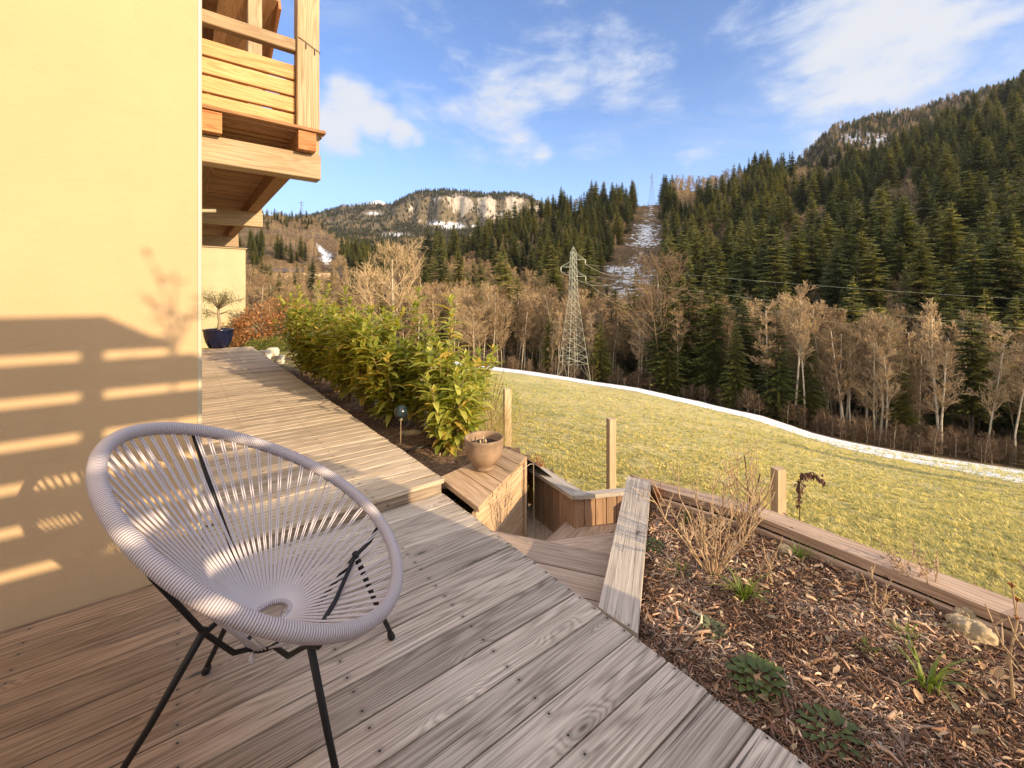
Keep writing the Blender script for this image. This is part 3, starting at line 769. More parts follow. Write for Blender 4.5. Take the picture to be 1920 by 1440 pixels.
# ------------------------------------------------------------------ cord chair
def chair():
    root = thing('cord_chair', 'round lilac grey woven cord lounge chair with black metal legs in front of the wall', 'chair', Vector((-.73, 1.3, 0)))
    C = Vector((-.692, 1.222, .673)); a, b, tilt, yaw, q, e = .391, .425, .588, 1.838, -.001, -.131
    ct, st = math.cos(tilt), math.sin(tilt); cy, sy = math.cos(yaw), math.sin(yaw)
    def P(th, k=1.0, dz=0.0):
        lx = a * k * math.cos(th) * (1 + e * math.sin(th)); ly = b * k * math.sin(th); lz = dz
        y = ly * ct - lz * st; z = ly * st + lz * ct
        return Vector((C.x + lx * cy - y * sy, C.y + lx * sy + y * cy, C.z + z))
    N = 160; rr = .0185
    # wrapped rim: closed torus
    m = MB(); pts = []; uvs = []; faces = []; n = 14; L = 0; prev = P(0)
    ls = [0]
    for i in range(1, N + 1): cur = P(2 * math.pi * i / N); L += (cur - prev).length; ls.append(L); prev = cur
    for i in range(N):
        th = 2 * math.pi * i / N; p = P(th); d = (P(th + .02) - P(th - .02)).normalized(); up = (P(th, 1, .1) - p).normalized(); o = d.cross(up)
        for k in range(n):
            an = 2 * math.pi * k / n; pts.append(p + (up * math.cos(an) + o * math.sin(an)) * rr)
    for i in range(N):
        i2 = (i + 1) % N
        for k in range(n):
            k2 = (k + 1) % n; faces.append([i * n + k, i * n + k2, i2 * n + k2, i2 * n + k]); c = 2 * math.pi * rr / n
            uvs.append([(ls[i], k * c), (ls[i], (k + 1) * c), (ls[i + 1], (k + 1) * c), (ls[i + 1], k * c)])
    m.quadset(pts, faces, uvs); m.obj('wrapped_rim', M['wrap'], root, True)
    # hub rings at the bottom of the bowl
    H1, r1 = Vector((-.688, 1.232, .372)), .046
    H2, r2 = Vector((-.715, 1.255, .285)), .05
    def ring(c, r, tr, name, mat):
        m = MB(); m.tube([c + Vector((r * math.cos(2 * math.pi * k / 28), r * math.sin(2 * math.pi * k / 28), 0)) for k in range(29)], tr, 8); return m.obj(name, mat, root, True)
    ring(H1, r1, .0075, 'hub_ring', M['wrap']); ring(H2, r2, .006, 'hub_ring', M['black'])
    # cords: pairs from the rim down to the hub, straight and taut
    m = MB(); NC = 62; 
    for i in range(NC):
        th = 2 * math.pi * (i + .5) / NC
        for s in (-1, 1):
            t2 = th + s * .011
            p = P(t2, .985, -.004); h = (p - H1); an = math.atan2(h.y, h.x)
            an2 = an + s * .02
            q = H1 + Vector((math.cos(an2) * r1, math.sin(an2) * r1, .0))
            mid = p.lerp(q, .55) + Vector((0, 0, -.006))
            m.tube([p, mid, q], .00215, 5, False)
    m.obj('cords', M['cord'], root, True)
    m = MB()
    for i in range(0, NC, 2):   # under layer, from the outer side of the rim to the lower ring
        th = 2 * math.pi * (i + 1.0) / NC
        p = P(th, 1.02, -.012); h = (p - H2); an = math.atan2(h.y, h.x); q = H2 + Vector((math.cos(an) * r2, math.sin(an) * r2, 0))
        if (p - q).y > .12 and p.z > .62: continue
        m.tube([p, p.lerp(q, .5), q], .0025, 5, False)
    m.obj('under_cords', M['cord'], root, True)
    # frame
    feet = {'a': Vector((-.449, 1.607, 0)), 'b': Vector((-1.041, 1.459, 0)), 'c': Vector((-1.02, 1.045, 0)), 'd': Vector((-.40, 1.04, 0))}
    knee = {'a': Vector((-.512, 1.40, .432)), 'b': Vector((-.845, 1.36, .372)), 'c': Vector((-.772, 1.08, .432)), 'd': Vector((-.502, 1.065, .418))}
    rimpx = {'a': (705, 985), 'b': (365, 807), 'c': (205, 925), 'd': (612, 1196)}
    def px(p): return (960 + FPX * p.x / p.y, HORIZ + FPX * (EYE - p.z) / p.y)
    for k in 'abcd':
        best = min((math.hypot(px(P(t / 60))[0] - rimpx[k][0], px(P(t / 60))[1] - rimpx[k][1]), t / 60) for t in range(377))[1]
        top = P(best, 1.0, -.008); hub = H2 + (knee[k] - H2).normalized() * (r2 + .002); hub.z = H2.z
        m = MB(); kn = knee[k]; low = kn.lerp(hub, .55) + Vector((0, 0, -.03))
        m.tube([top, top.lerp(kn, .5) + (kn - C).normalized() * .012, kn, low, hub], .0068, 8); m.obj('seat_rib', M['black'], root, True)
        m = MB(); m.tube([kn + Vector((0, 0, .01)), kn.lerp(feet[k], .5), feet[k] + Vector((0, 0, .012))], [.0095, .0088, .008], 10); leg = m.obj('leg', M['black'], root, True)
        m = MB(); d = (kn - feet[k]).normalized()
        m.tube([feet[k] + Z * .0, feet[k] + Z * .004, feet[k] + d * .02 + Z * .002, feet[k] + d * .036], [.008, .0125, .0125, .009], 12)
        o = m.obj('rubber_foot', M['black'], None, True); o.parent = leg; o.matrix_parent_inverse = Matrix.Translation(-Vector(root.location)); o.matrix_parent_inverse = Matrix()
    for k1, k2 in (('c', 'b'), ('d', 'a')):
        m = MB(); m.tube([knee[k1], knee[k1].lerp(knee[k2], .5) + Z * -.02, knee[k2]], .0068, 8); m.obj('side_bar', M['black'], root, True)
    m = MB(); m.tube([H2 + Vector((-.01, -.05, .0)), H2 + Vector((-.012, -.056, -.018)), H2 + Vector((-.004, -.06, -.03))], [.005, .008, .004], 8); m.obj('cord_knot', M['cord'], root, True)
chair()

# ------------------------------------------------------------------ fence on the field side
def fence():
    tops = [('f1', -.05, 5.40, .105, .088), ('f2', 1.01, 4.30, .045, .075), ('f3', 1.855, 2.95, .085, .070), ('f4', 2.80, 1.60, .08, .07)]
    lab = ['thin sawn fence post beside the dry grass behind the clay bowl', 'tall sawn fence post rising behind the corner of the stair guard', 'short pale fence post behind the long bed cap and rose stems', 'sawn fence post at the near end of the wire fence']
    for i, (n, x, y, z, w) in enumerate(tops):
        m = MB(); a = .25 if i != 2 else .15
        dw = Vector((math.cos(a), math.sin(a), 0)); m.board(Vector((x, y, -1.2)) - dw * w / 2, Z, dw, Z.cross(dw), 1.2 + z, w, w, .004)
        tag(m.obj('fence_post', M['post']), lab[i], 'fence post', 'fence posts along the field')
    pts = [Vector((-2.2, 7.6, 0)), Vector((-.05, 5.46, 0)), Vector((1.01, 4.36, 0)), Vector((1.86, 3.03, 0)), Vector((2.83, 1.62, 0)), Vector((3.3, .6, 0))]
    m = MB()
    for a, b in zip(pts[:-1], pts[1:]):
        L = (b - a).length; k = int(L / .105)
        for j in range(k):
            p = a.lerp(b, j / k); g = -.95; 
            m.tube([p + Z * g, p + Z * -.06], .0007 if a.y > 3.5 else .0010, 3, False)
        for h in (-.86, -.76, -.66, -.54, -.42, -.30, -.18, -.06):
            n = 4; m.tube([a.lerp(b, j / n) + Z * (h + random.uniform(-.006, .006)) for j in range(n + 1)], .0008, 3, False)
    tag(m.obj('wire_fence', M['farsteel']), 'fine galvanised wire mesh fence strung between the sawn posts', 'wire fence')
fence()

# ------------------------------------------------------------------ plants: helpers
def leaf_geo(V_, F_, Rn, base, d, L, w, up, curl=.25, fold=.3, n=4, rnd=None, tipw=.0):
    """append a folded, drooping leaf to lists"""
    d = d.normalized(); side = d.cross(up)
    side = side.normalized() if side.length > 1e-5 else Vector((1, 0, 0)); nn = side.cross(d)
    b = len(V_); rr = random.random() if rnd is None else rnd; p = Vector(base)
    for k in range(n + 1):
        x = k / n; ww = w * max(tipw, math.sin(math.pi * min(1, x * .9 + .08))) ** .85
        c = base + d * (x * L) - nn * (curl * L * x * x)
        V_.append(tuple(c - side * ww / 2 + nn * fold * ww / 2)); V_.append(tuple(c)); V_.append(tuple(c + side * ww / 2 + nn * fold * ww / 2))
        Rn += [rr] * 3
    for k in range(n):
        a = b + 3 * k; F_ += [(a, a + 3, a + 4, a + 1), (a + 1, a + 4, a + 5, a + 2)]
def leaves_obj(name, V_, F_, Rn, mat, parent):
    me = np_mesh(name, np.array(V_), np.array(F_), mat, {'rnd': Rn}, True); return link_mesh(name, me, parent)

def laurel(label, s, t, h, n_stem, tall=(), seed=0, lean=0.0, spread=.26, leafL=.172, low=.12):
    random.seed(seed); base = W(s, t, -.07)
    root = thing('laurel_shrub', label, 'shrub', base, 'glossy laurel shrubs in a row beside the walkway')
    ms = MB(); V_, F_, Rn = [], [], []
    h = h * 1.13; hs = [h * random.uniform(.62, .98) for _ in range(n_stem)] + [x * 1.04 for x in tall]
    for i, H in enumerate(hs):
        an = random.uniform(0, 6.28); r0 = random.uniform(.0, .09); istall = i >= n_stem
        sp = spread * random.uniform(.3, 1.25) * (.35 if istall else 1)
        p0 = base + Vector((math.cos(an) * r0, math.sin(an) * r0, 0)); out = Vector((math.cos(an), math.sin(an), 0))
        path = [p0 + out * (sp * (k / 6) ** 1.3) + Z * (H * k / 6) + Vector((random.uniform(-.012, .012), random.uniform(-.012, .012), 0)) for k in range(7)]
        ms.tube(path, [.008 - .0009 * k for k in range(7)], 6)
        def at(f):
            x = min(5.999, f * 6); k = int(x); return path[k].lerp(path[k + 1], x - k)
        nl = int(H / .031); ga = random.uniform(0, 6.28)
        for j in range(nl):
            f = low + (1 - low) * j / nl
            if f < .3 and random.random() < .35: continue
            ga += 2.4; p = at(f); el = .25 + .75 * max(0, (f - .72) / .28)
            if random.random() < .30 and f < .9 and not istall:  # short side shoot
                so = Vector((math.cos(ga), math.sin(ga), .55)).normalized(); SL = random.uniform(.08, .22) * (1.1 - f * .5); tip = p + so * SL; ms.tube([p, p.lerp(tip, .5) - Z * .004, tip], [.0035, .003, .002], 4)
                for q in range(random.randint(3, 6)):
                    g2 = q * 2.4 + ga; dd = (so * .8 + Vector((math.cos(g2), math.sin(g2), .25 + random.uniform(-.2, .3))) * .9)
                    leaf_geo(V_, F_, Rn, p.lerp(tip, .45 + .55 * q / 5), dd, leafL * random.uniform(.6, 1.05), leafL * .34, Z, random.uniform(.1, .5), random.uniform(.2, .6))
            dd = Vector((math.cos(ga), math.sin(ga), el + random.uniform(-.3, .2)))
            leaf_geo(V_, F_, Rn, p, dd, leafL * random.uniform(.7, 1.15) * (1.0 if f < .95 else .7), leafL * .34 * (.85 if istall else 1), Z, random.uniform(.2, .65), random.uniform(.2, .6))
        for q in range(4):
            g2 = q * 1.7; leaf_geo(V_, F_, Rn, path[-1], Vector((math.cos(g2), math.sin(g2), 2.2)), leafL * .6, leafL * .2, Z, .3, .6)
    ms.obj('stems', M['stem'], root); leaves_obj('foliage', V_, F_, Rn, M['laurel'], root)
laurel('laurel shrub nearest the clay bowl, its lower leaves big and bright', 1.86, 3.30, .62, 9, seed=1, spread=.20, leafL=.16, low=.05)
laurel('tall laurel with a lone leafy leader rising beside the dry grass', 1.98, 3.62, .80, 7, (1.24, 1.1), seed=2, spread=.26)
laurel('laurel with the tallest thin leader, second from the dry grass', 1.95, 4.15, .85, 7, (1.32, 1.18, 1.05), seed=3, spread=.26)
laurel('bushy pale laurel filling the gap behind the clay bowl', 2.22, 3.72, .78, 10, (1.0,), seed=12, spread=.30)
laurel('middle laurel shrub with bright leaves above the solar globe lamp', 1.78, 4.35, 1.0, 12, seed=4, spread=.34)
laurel('broad laurel left of the globe lamp with yellowed lower leaves', 1.72, 4.95, 1.08, 13, seed=5, spread=.34)
laurel('laurel in the middle of the row leaning over the walkway', 1.70, 5.6, 1.12, 12, (1.22,), seed=6, spread=.36)
laurel('laurel shrub with pale curved shoots left of the row centre', 1.78, 6.3, 1.20, 12, (1.36,), seed=7, spread=.36)
laurel('dark dense laurel second from the far end of the row', 1.72, 7.1, 1.20, 14, (1.42,), seed=8, spread=.38)
laurel('laurel at the far end of the row beside the pale stones', 1.72, 7.9, 1.22, 15, (1.48, 1.40), seed=9, spread=.42)

def bush(name, label, cat, base, rx, ry, rz, n, mat, L=.05, w=.025, stemmat=None, seed=0, group=None, stems=14):
    """twiggy bush filled with small leaves"""
    random.seed(seed); root = thing(name, label, cat, base, group); ms = MB(); V_, F_, Rn = [], [], []
    tips = []
    for i in range(stems):
        an = random.uniform(0, 6.28); r = math.sqrt(random.random()); tip = base + Vector((math.cos(an) * r * rx, math.sin(an) * r * ry, rz * random.uniform(.7, 1.02) * (1 - .3 * r * r)))
        ms.tube([base + Vector((math.cos(an) * .04, math.sin(an) * .04, 0)), base.lerp(tip, .5) + Vector((random.uniform(-.05, .05) * rx, random.uniform(-.05, .05), 0)), tip], [.012 * rz, .007 * rz, .003 * rz], 5); tips.append(tip)
    for i in range(n):
        an = random.uniform(0, 6.28); r = random.random() ** .45; h = random.random() ** .7
        p = base + Vector((math.cos(an) * r * rx, math.sin(an) * r * ry, rz * h * math.sqrt(max(.05, 1 - .75 * r * r))))
        p += Vector([mnoise.noise(p * 2.3 + Vector((k * 9, seed, 0))) for k in range(3)]) * .18 * rz
        leaf_geo(V_, F_, Rn, p, Vector((random.gauss(0, 1), random.gauss(0, 1), random.gauss(.3, .8))), L * random.uniform(.6, 1.3), w * random.uniform(.7, 1.2), Z, random.uniform(0, .5), random.uniform(.1, .6), 2)
    ms.obj('stems', stemmat or M['stem'], root); leaves_obj('foliage', V_, F_, Rn, mat, root); return root
bush('beech_hedge', 'copper brown winter beech hedge beyond the far end of the walkway', 'hedge', W(2.3, 13.6, -.35), 1.5, .9, 1.55, 7500, M['beech_leaf'], .075, .05, seed=3, stems=40)
bush('low_hedge', 'low yellow green clipped plants between the far wall and the beech hedge', 'hedge', W(1.9, 12.1, -.2), .75, .5, .5, 3200, M['herb'], .045, .022, seed=4, stems=20)
bush('conifer_shrub', 'dense green shrub peeping over the laurels beside the field', 'shrub', Vector((-.45, 5.9, -.9)), .5, .4, 1.35, 3800, M['laurel'], .05, .018, seed=5, stems=24)
bush('rust_shrub', 'small rusty red dry shrub behind the planter box post', 'shrub', Vector((.20, 4.35, -.85)), .13, .13, .62, 700, M['rust_leaf'], .028, .014, seed=6, stems=12)

def blades(name, label, cat, base, n, H, r, mat, w=.006, arch=.5, seed=0, group=None, parent=None, segs=5):
    random.seed(seed); V_, F_, Rn = [], [], []; base = Vector(base)
    for i in range(n):
        an = random.uniform(0, 6.28); h = H * random.uniform(.5, 1.1); o = Vector((math.cos(an), math.sin(an), 0)); p0 = base + o * r * random.random()
        rr = random.random(); b = len(V_); bend = arch * random.uniform(.3, 1.2); sd = Vector((-o.y, o.x, 0))
        for k in range(segs + 1):
            x = k / segs; c = p0 + o * (h * bend * x * x) + Z * (h * (x - bend * .45 * x * x * x)); ww = w * (1 - x * .85)
            V_ += [tuple(c - sd * ww), tuple(c + sd * ww)]; Rn += [rr, rr]
        for k in range(segs): a = b + 2 * k; F_.append((a, a + 1, a + 3, a + 2))
    o = leaves_obj(name, V_, F_, Rn, mat, parent)
    if label: tag(o, label, cat, group)
    return o
blades('dry_grass_clump', 'clump of tall straw coloured dry grass behind the clay bowl', 'ornamental grass', Vector((-.18, 4.55, -.85)), 520, 1.25, .16, M['straw'], .0022, .35, 4)

# ---- flower bed plants
def cane_plant(name, label, x, y, canes, H, spread, mat, seed, group, thick=.0045, branch=3, leaves=0, lean=(0, 0)):
    random.seed(seed); b = Vector((x, y, soil_z(x, y) - .01)); root = thing(name, label, 'rose bush', b, group)
    V_, F_, Rn = [], [], []
    for i in range(canes):
        m = MB(); an = 6.28 * i / canes + random.uniform(-.4, .4); h = H * random.uniform(.55, 1.05); o = Vector((math.cos(an) + lean[0], math.sin(an) + lean[1], 0)) * spread * random.uniform(.3, 1.1)
        path = [b]; n = 6
        for k in range(1, n + 1):
            f = k / n; path.append(b + o * (f ** .9) + Z * (h * f) + Vector((random.uniform(-1, 1), random.uniform(-1, 1), 0)) * .012)
        m.tube(path, [thick * (1 - .09 * k) for k in range(n + 1)], 6)
        for q in range(branch):
            k = random.randint(2, n - 1); p = path[k]; d = Vector((random.uniform(-1, 1), random.uniform(-1, 1), random.uniform(.5, 1.4))).normalized(); l = h * random.uniform(.12, .35)
            mid = p + d * l * .5 + Vector((random.uniform(-.01, .01), random.uniform(-.01, .01), 0)); m.tube([p, mid, p + d * l + Z * .01], [thick * .65, thick * .5, thick * .35], 5)
            if random.random() < .5: e = mid; d2 = Vector((random.uniform(-1, 1), random.uniform(-1, 1), .8)).normalized(); m.tube([e, e + d2 * l * .4], [thick * .45, thick * .3], 4)
        for q in range(16):   # thorns and buds
            k = random.randint(0, n - 1); p = path[k].lerp(path[k + 1], random.random()); d = Vector((random.uniform(-1, 1), random.uniform(-1, 1), .3)).normalized(); m.tube([p, p + d * .009], [.0016, .0003], 3)
        m.obj('cane', mat, root)
    if leaves:
        for i in range(leaves):
            p = b + Vector((random.gauss(0, spread * .5), random.gauss(0, spread * .5), random.uniform(.02, H * .8))); leaf_geo(V_, F_, Rn, p, Vector((random.gauss(0, 1), random.gauss(0, 1), .2)), .03, .014, Z, .5, .4, 3)
        leaves_obj('dry_leaves', V_, F_, Rn, M['deadleaf'], root)
    return root
gr = 'leafless rose bushes in the flower bed'
M['darkcane'] = plain('dark_cane', (.12, .07, .045), .8, 0, .3, 14, .2)
cane_plant('rose_bush', 'large bare rose bush with many pale canes in the upper part of the bed', G(1335, 1085, -.1).x, G(1335, 1085, -.1).y, 17, .50, .30, M['rose'], 1, gr, .0042, 5, 40)
cane_plant('rose_bush', 'bare rose bush with upright tangled canes against the outer cap', G(1395, 1010, -.1).x, G(1395, 1010, -.1).y, 11, .46, .17, M['rose'], 2, gr, .0042, 5, 24, (.2, .1))
cane_plant('rose_bush', 'cut rose stump with thick dark upright stems by the short post', G(1402, 990, -.1).x + .03, G(1402, 990, -.1).y, 3, .40, .07, M['darkcane'], 3, gr, .0075, 1)
cane_plant('rose_bush', 'thin three stemmed rose in the middle of the bed', G(1650, 1170, -.1).x, G(1650, 1170, -.1).y, 4, .22, .07, M['rose'], 4, gr, .0035, 2)
cane_plant('rose_bush', 'low spiny rose bush with clustered twigs by the middle of the outer cap', G(1700, 1110, -.1).x, G(1700, 1110, -.1).y, 12, .20, .12, M['rose'], 5, gr, .0035, 4, 20)
cane_plant('rose_bush', 'single crooked rose cane just inside the outer cap', G(1745, 1135, -.1).x, G(1745, 1135, -.1).y, 2, .24, .06, M['rose'], 6, gr, .004, 3)
cane_plant('rose_bush', 'tall rose with red tipped canes at the right edge of the bed', 1.72, 1.33, 6, .46, .12, M['rose'], 7, gr, .0052, 3, 0, (-.5, .1))
cane_plant('rose_bush', 'small thin dry rose at the near end of the outer cap', G(1480, 1100, -.1).x - .1, G(1480, 1100, -.1).y, 5, .24, .12, M['rose'], 8, gr, .003, 2, 14)
def red_buds():
    random.seed(9); V_, F_, Rn = [], [], []
    r = thing('young_red_shoot', 'upright shoot with small red buds at the right edge of the bed', 'shoot', Vector((1.66, 1.42, -.1))); m = MB()
    p = [Vector((1.66, 1.42, -.09)), Vector((1.655, 1.43, .08)), Vector((1.68, 1.43, .2)), Vector((1.675, 1.44, .30))]; m.tube(p, [.005, .004, .003, .002], 6)
    m.tube([p[1], p[1] + Vector((.05, .02, .1)), p[1] + Vector((.06, .03, .16))], [.003, .0025, .002], 5); m.obj('stem', M['rose'], r)
    for q in (p[3], p[2], p[1] + Vector((.06, .03, .16))):
        V_, F_, Rn = [], [], []
        for k in range(6): leaf_geo(V_, F_, Rn, q, Vector((random.uniform(-1, 1), random.uniform(-1, 1), 1.6)), .022, .008, Z, .1, .5, 3)
        leaves_obj('bud', V_, F_, Rn, M['rust_leaf'], r)
red_buds()
def at_soil(px, py): p = G(px, py, -.095); return Vector((p.x, p.y, soil_z(p.x, p.y)))
blades('lily_clump', 'fresh green lily clump in the centre of the bed', 'plant', at_soil(1395, 1140), 46, .13, .03, M['herb'], .006, .9, 11, 'green plants sprouting in the bed')
blades('lily_clump', 'slim green shoots by the outer cap near the dead orange bloom', 'plant', at_soil(1500, 1050), 34, .10, .03, M['herb'], .004, .7, 12, 'green plants sprouting in the bed')
blades('lily_clump', 'short upright bulb shoots against the outer cap', 'plant', at_soil(1566, 1062), 18, .08, .014, M['herb'], .004, .3, 13, 'green plants sprouting in the bed')
blades('lily_clump', 'dark bulb shoots in the far corner of the bed', 'plant', at_soil(1290, 985), 24, .10, .025, M['darkherb'], .004, .4, 14, 'green plants sprouting in the bed')
blades('lily_clump', 'loose green iris leaves in the lower right of the bed', 'plant', at_soil(1740, 1320), 26, .17, .03, M['herb'], .006, .9, 15, 'green plants sprouting in the bed')
blades('lily_clump', 'sparse lime shoots beside the pale stone', 'plant', at_soil(1700, 1215), 16, .09, .03, M['herb'], .004, .9, 16, 'green plants sprouting in the bed')
blades('lily_clump', 'tufts of thin green shoots under the large rose bush', 'plant', at_soil(1275, 1080), 26, .07, .05, M['herb'], .004, .8, 17, 'green plants sprouting in the bed')
blades('lily_clump', 'tiny green seedlings right of the centre lily', 'plant', at_soil(1625, 1250), 24, .05, .03, M['herb'], .003, .8, 18, 'green plants sprouting in the bed')
blades('red_grass_tuft', 'small tuft of orange red dry stems at the tip of the grey board', 'dry plant', at_soil(1237, 945), 60, .17, .03, M['rust_leaf'], .0022, .3, 19)
def rosette(label, px, py, rad, n, mat, seed, layers=3, L=.06, w=.028, mound=.03, g=None):
    random.seed(seed); b = at_soil(px, py); V_, F_, Rn = [], [], []
    for i in range(n):
        an = i * 2.4; f = (i + 1) / n; r = rad * f ** .6
        p = b + Vector((math.cos(an) * r * .5, math.sin(an) * r * .5, .008 + mound * (1 - f) + random.uniform(0, .01))); leaf_geo(V_, F_, Rn, p, Vector((math.cos(an), math.sin(an), .15 + .7 * (1 - f))), L * random.uniform(.8, 1.2), w, Z, .35, .35, 5)
    tag(leaves_obj('leafy_rosette', V_, F_, Rn, mat, None), label, 'plant', g)
rosette('grey green leaf rosette near the lower end of the grey board', 1335, 1190, .07, 30, M['greyherb'], 21, L=.036, w=.017, mound=.012, g='leafy rosettes in the bed')
rosette('dark leafy mound at the edge of the deck', 1425, 1290, .17, 60, M['darkherb'], 22, L=.038, w=.026, mound=.03, g='leafy rosettes in the bed')
rosette('low dark weeds along the side of the grey board', 1225, 1030, .09, 40, M['darkherb'], 23, L=.03, w=.014, mound=.02, g='leafy rosettes in the bed')
rosette('spreading dark weeds at the bottom of the bed', 1560, 1400, .15, 40, M['darkherb'], 24, L=.03, w=.018, mound=.02, g='leafy rosettes in the bed')
# withered vine outside the fence
def vine():
    random.seed(31); r = thing('withered_vine', 'dark purple withered vine arching beside the short post', 'vine', Vector((2.12, 3.15, -.8))); m = MB(); V_, F_, Rn = [], [], []
    path = [Vector((2.07, 3.10, -.85)), Vector((2.075, 3.10, -.25)), Vector((2.07, 3.10, -.12)), Vector((2.08, 3.1, -.04)), Vector((2.13, 3.1, -.005)), Vector((2.20, 3.1, -.02)), Vector((2.25, 3.1, -.07))]
    m.tube(path, [.004] * 7, 5); m.obj('stem', M['darkcane'], r)
    for i in range(150):
        k = random.randint(1, 5); p = path[k].lerp(path[k + 1], random.random()) + Vector([random.gauss(0, .010) for _ in range(3)]); leaf_geo(V_, F_, Rn, p, Vector((random.gauss(0, 1), random.gauss(0, 1), random.gauss(-.3, 1))), .026, .014, Z, .8, .6, 3)
    leaves_obj('leaves', V_, F_, Rn, M['purpleleaf'], r)
vine()

def rock(label, c, rx, ry, rz, seed, mat, name='stone', group=None, cut=None):
    me = bpy.data.meshes.new(name); import bmesh
    bm = bmesh.new(); bmesh.ops.create_icosphere(bm, subdivisions=5, radius=1)
    for v in bm.verts:
        p = v.co.copy(); d = 1 + .30 * mnoise.noise(p * 1.3 + Vector((seed, 0, 0))) + .16 * mnoise.noise(p * 3.2 + Vector((seed, 3, 0))) + .07 * mnoise.noise(p * 8) + .05 * mnoise.noise(p * 18)
        q = p * d
        if cut: q = Vector([max(-cut, min(cut, x)) for x in q])
        v.co = Vector((q.x * rx, q.y * ry, q.z * rz))
    bm.to_mesh(me); bm.free(); me.polygons.foreach_set('use_smooth', [cut is None] * len(me.polygons)); me.materials.append(mat)
    o = link_mesh(name, me, None, None, c); tag(o, label, 'stone', group); return o
b = at_soil(1818, 1195); rock('rounded tan stone lying in the mulch by the outer cap', b + Z * .015, .088, .066, .062, 2, M['stone'])
rock('smaller brown stone leaning behind the rounded tan stone', b + Vector((.05, .07, .02)), .045, .035, .05, 5, M['stone'])
rock('small brown stone half buried in the upper bed', at_soil(1470, 1035) + Z * .0, .05, .04, .03, 8, M['stone'])
for i, (px, py, sz) in enumerate(((495, 668, .16), (512, 660, .14), (524, 674, .11))):
    p = G(px, py + 6, -.05); rock(['large pale block stone left of the hedge', 'upright pale block stone between its neighbours by the hedge', 'small pale block stone nearest the laurels'][i], p + Z * .06, sz, sz * .8, sz * 1.1, 20 + i, M['palestone'], 'block_stone', 'pale stones at the end of the hedge', .72)
rock('flat grey stone on the bed soil between the laurels and the box', G(815, 800, -.06) + Z * .01, .13, .09, .035, 31, M['palestone'], 'flat_stone', None, .8)
rock('flat brown stone in the mulch under the nearest laurel', G(770, 812, -.06) + Z * .0, .10, .07, .03, 33, M['stone'], 'flat_stone')
m = MB(); random.seed(40); pts = [G(758, 850, -.055), G(785, 842, -.045), G(815, 836, -.035), G(835, 828, -.045), G(850, 815, -.05)]; m.tube([p + Z * .012 for p in pts], .009, 8)
tag(m.obj('irrigation_hose', M['darksheet'], None, True), 'black irrigation hose curving over the soil by the planter box', 'hose')
def lamp():
    g = G(751, 845, -.07); r = thing('solar_lamp', 'small garden lamp with bluish glass globe on a stake in the laurel bed', 'garden lamp', g); zc = EYE - (772 - HORIZ) * g.y / FPX
    c = Vector((g.x + .02, g.y, zc)); m = MB(); m.tube([g - Z * .03, Vector((g.x + .003, g.y, zc - .055))], [.003, .003], 8); m.obj('stake', M['rose'], r, True)
    m = MB(); R0 = .058; m.lathe([(R0 * math.sin(math.pi * k / 18) + .0005, -R0 * math.cos(math.pi * k / 18)) for k in range(19)], Vector((g.x + .003, g.y, zc)), 28); m.obj('globe', M['glass_globe'], r, True)
    m = MB(); m.lathe([(.014, -.075), (.016, -.05), (.022, -.045), (.0, -.044)], Vector((g.x + .003, g.y, zc)), 20); m.obj('collar', M['aluminium'], r, True)
lamp()

# ---- blue pot with the small tree at the end of the walkway
def potted():
    c = W(.70, 11.38, ZW); c = G(410, 652, ZW)
    r = thing('blue_pot', 'dark blue glazed pot standing at the far end of the walkway', 'plant pot', c)
    m = MB(); m.lathe([(.17, 0), (.19, .01), (.25, .14), (.285, .28), (.295, .38), (.31, .40), (.312, .425), (.298, .43), (.275, .41), (.265, .38), (0, .375)], c, 48); m.obj('pot', M['blue_glaze'], r, True)
    m = MB(); m.lathe([(.27, .386), (.15, .40), (0.001, .405)], c, 32); m.obj('soil', M['soil'], r)
    random.seed(50); tr = thing('small_olive_tree', 'small flat crowned tree growing in the blue pot', 'tree', c + Z * .4); mt = MB(); V_, F_, Rn = [], [], []
    b = c + Z * .40
    f = b + Vector((.0, 0, .48)); mt.tube([b, b + Vector((.02, 0, .2)), b + Vector((-.01, 0, .36)), f], [.04, .032, .028, .024], 8)
    for i in range(30):
        an = random.uniform(0, 6.28); rr = random.uniform(.15, .56); zz = random.uniform(.62, .98) if random.random() < .75 else random.uniform(.30, .5)
        s0 = f if zz > .55 else b + Vector((0, 0, .36)); tip = b + Vector((math.cos(an) * rr, math.sin(an) * rr * .8, zz)); mid = s0.lerp(tip, .5) + Vector((0, 0, .05))
        mt.tube([s0, mid, tip], [.012, .008, .003], 5)
        for j in range(62):
            p = s0.lerp(tip, random.uniform(.55, 1.05)) + Vector([random.gauss(0, .05) for _ in range(3)]); leaf_geo(V_, F_, Rn, p, Vector((random.gauss(0, 1), random.gauss(0, 1), random.gauss(.3, .6))), .045, .014, Z, .2, .3, 2)
    mt.obj('trunk', M['bark'], tr, True); leaves_obj('crown', V_, F_, Rn, M['olive'], tr)
potted()

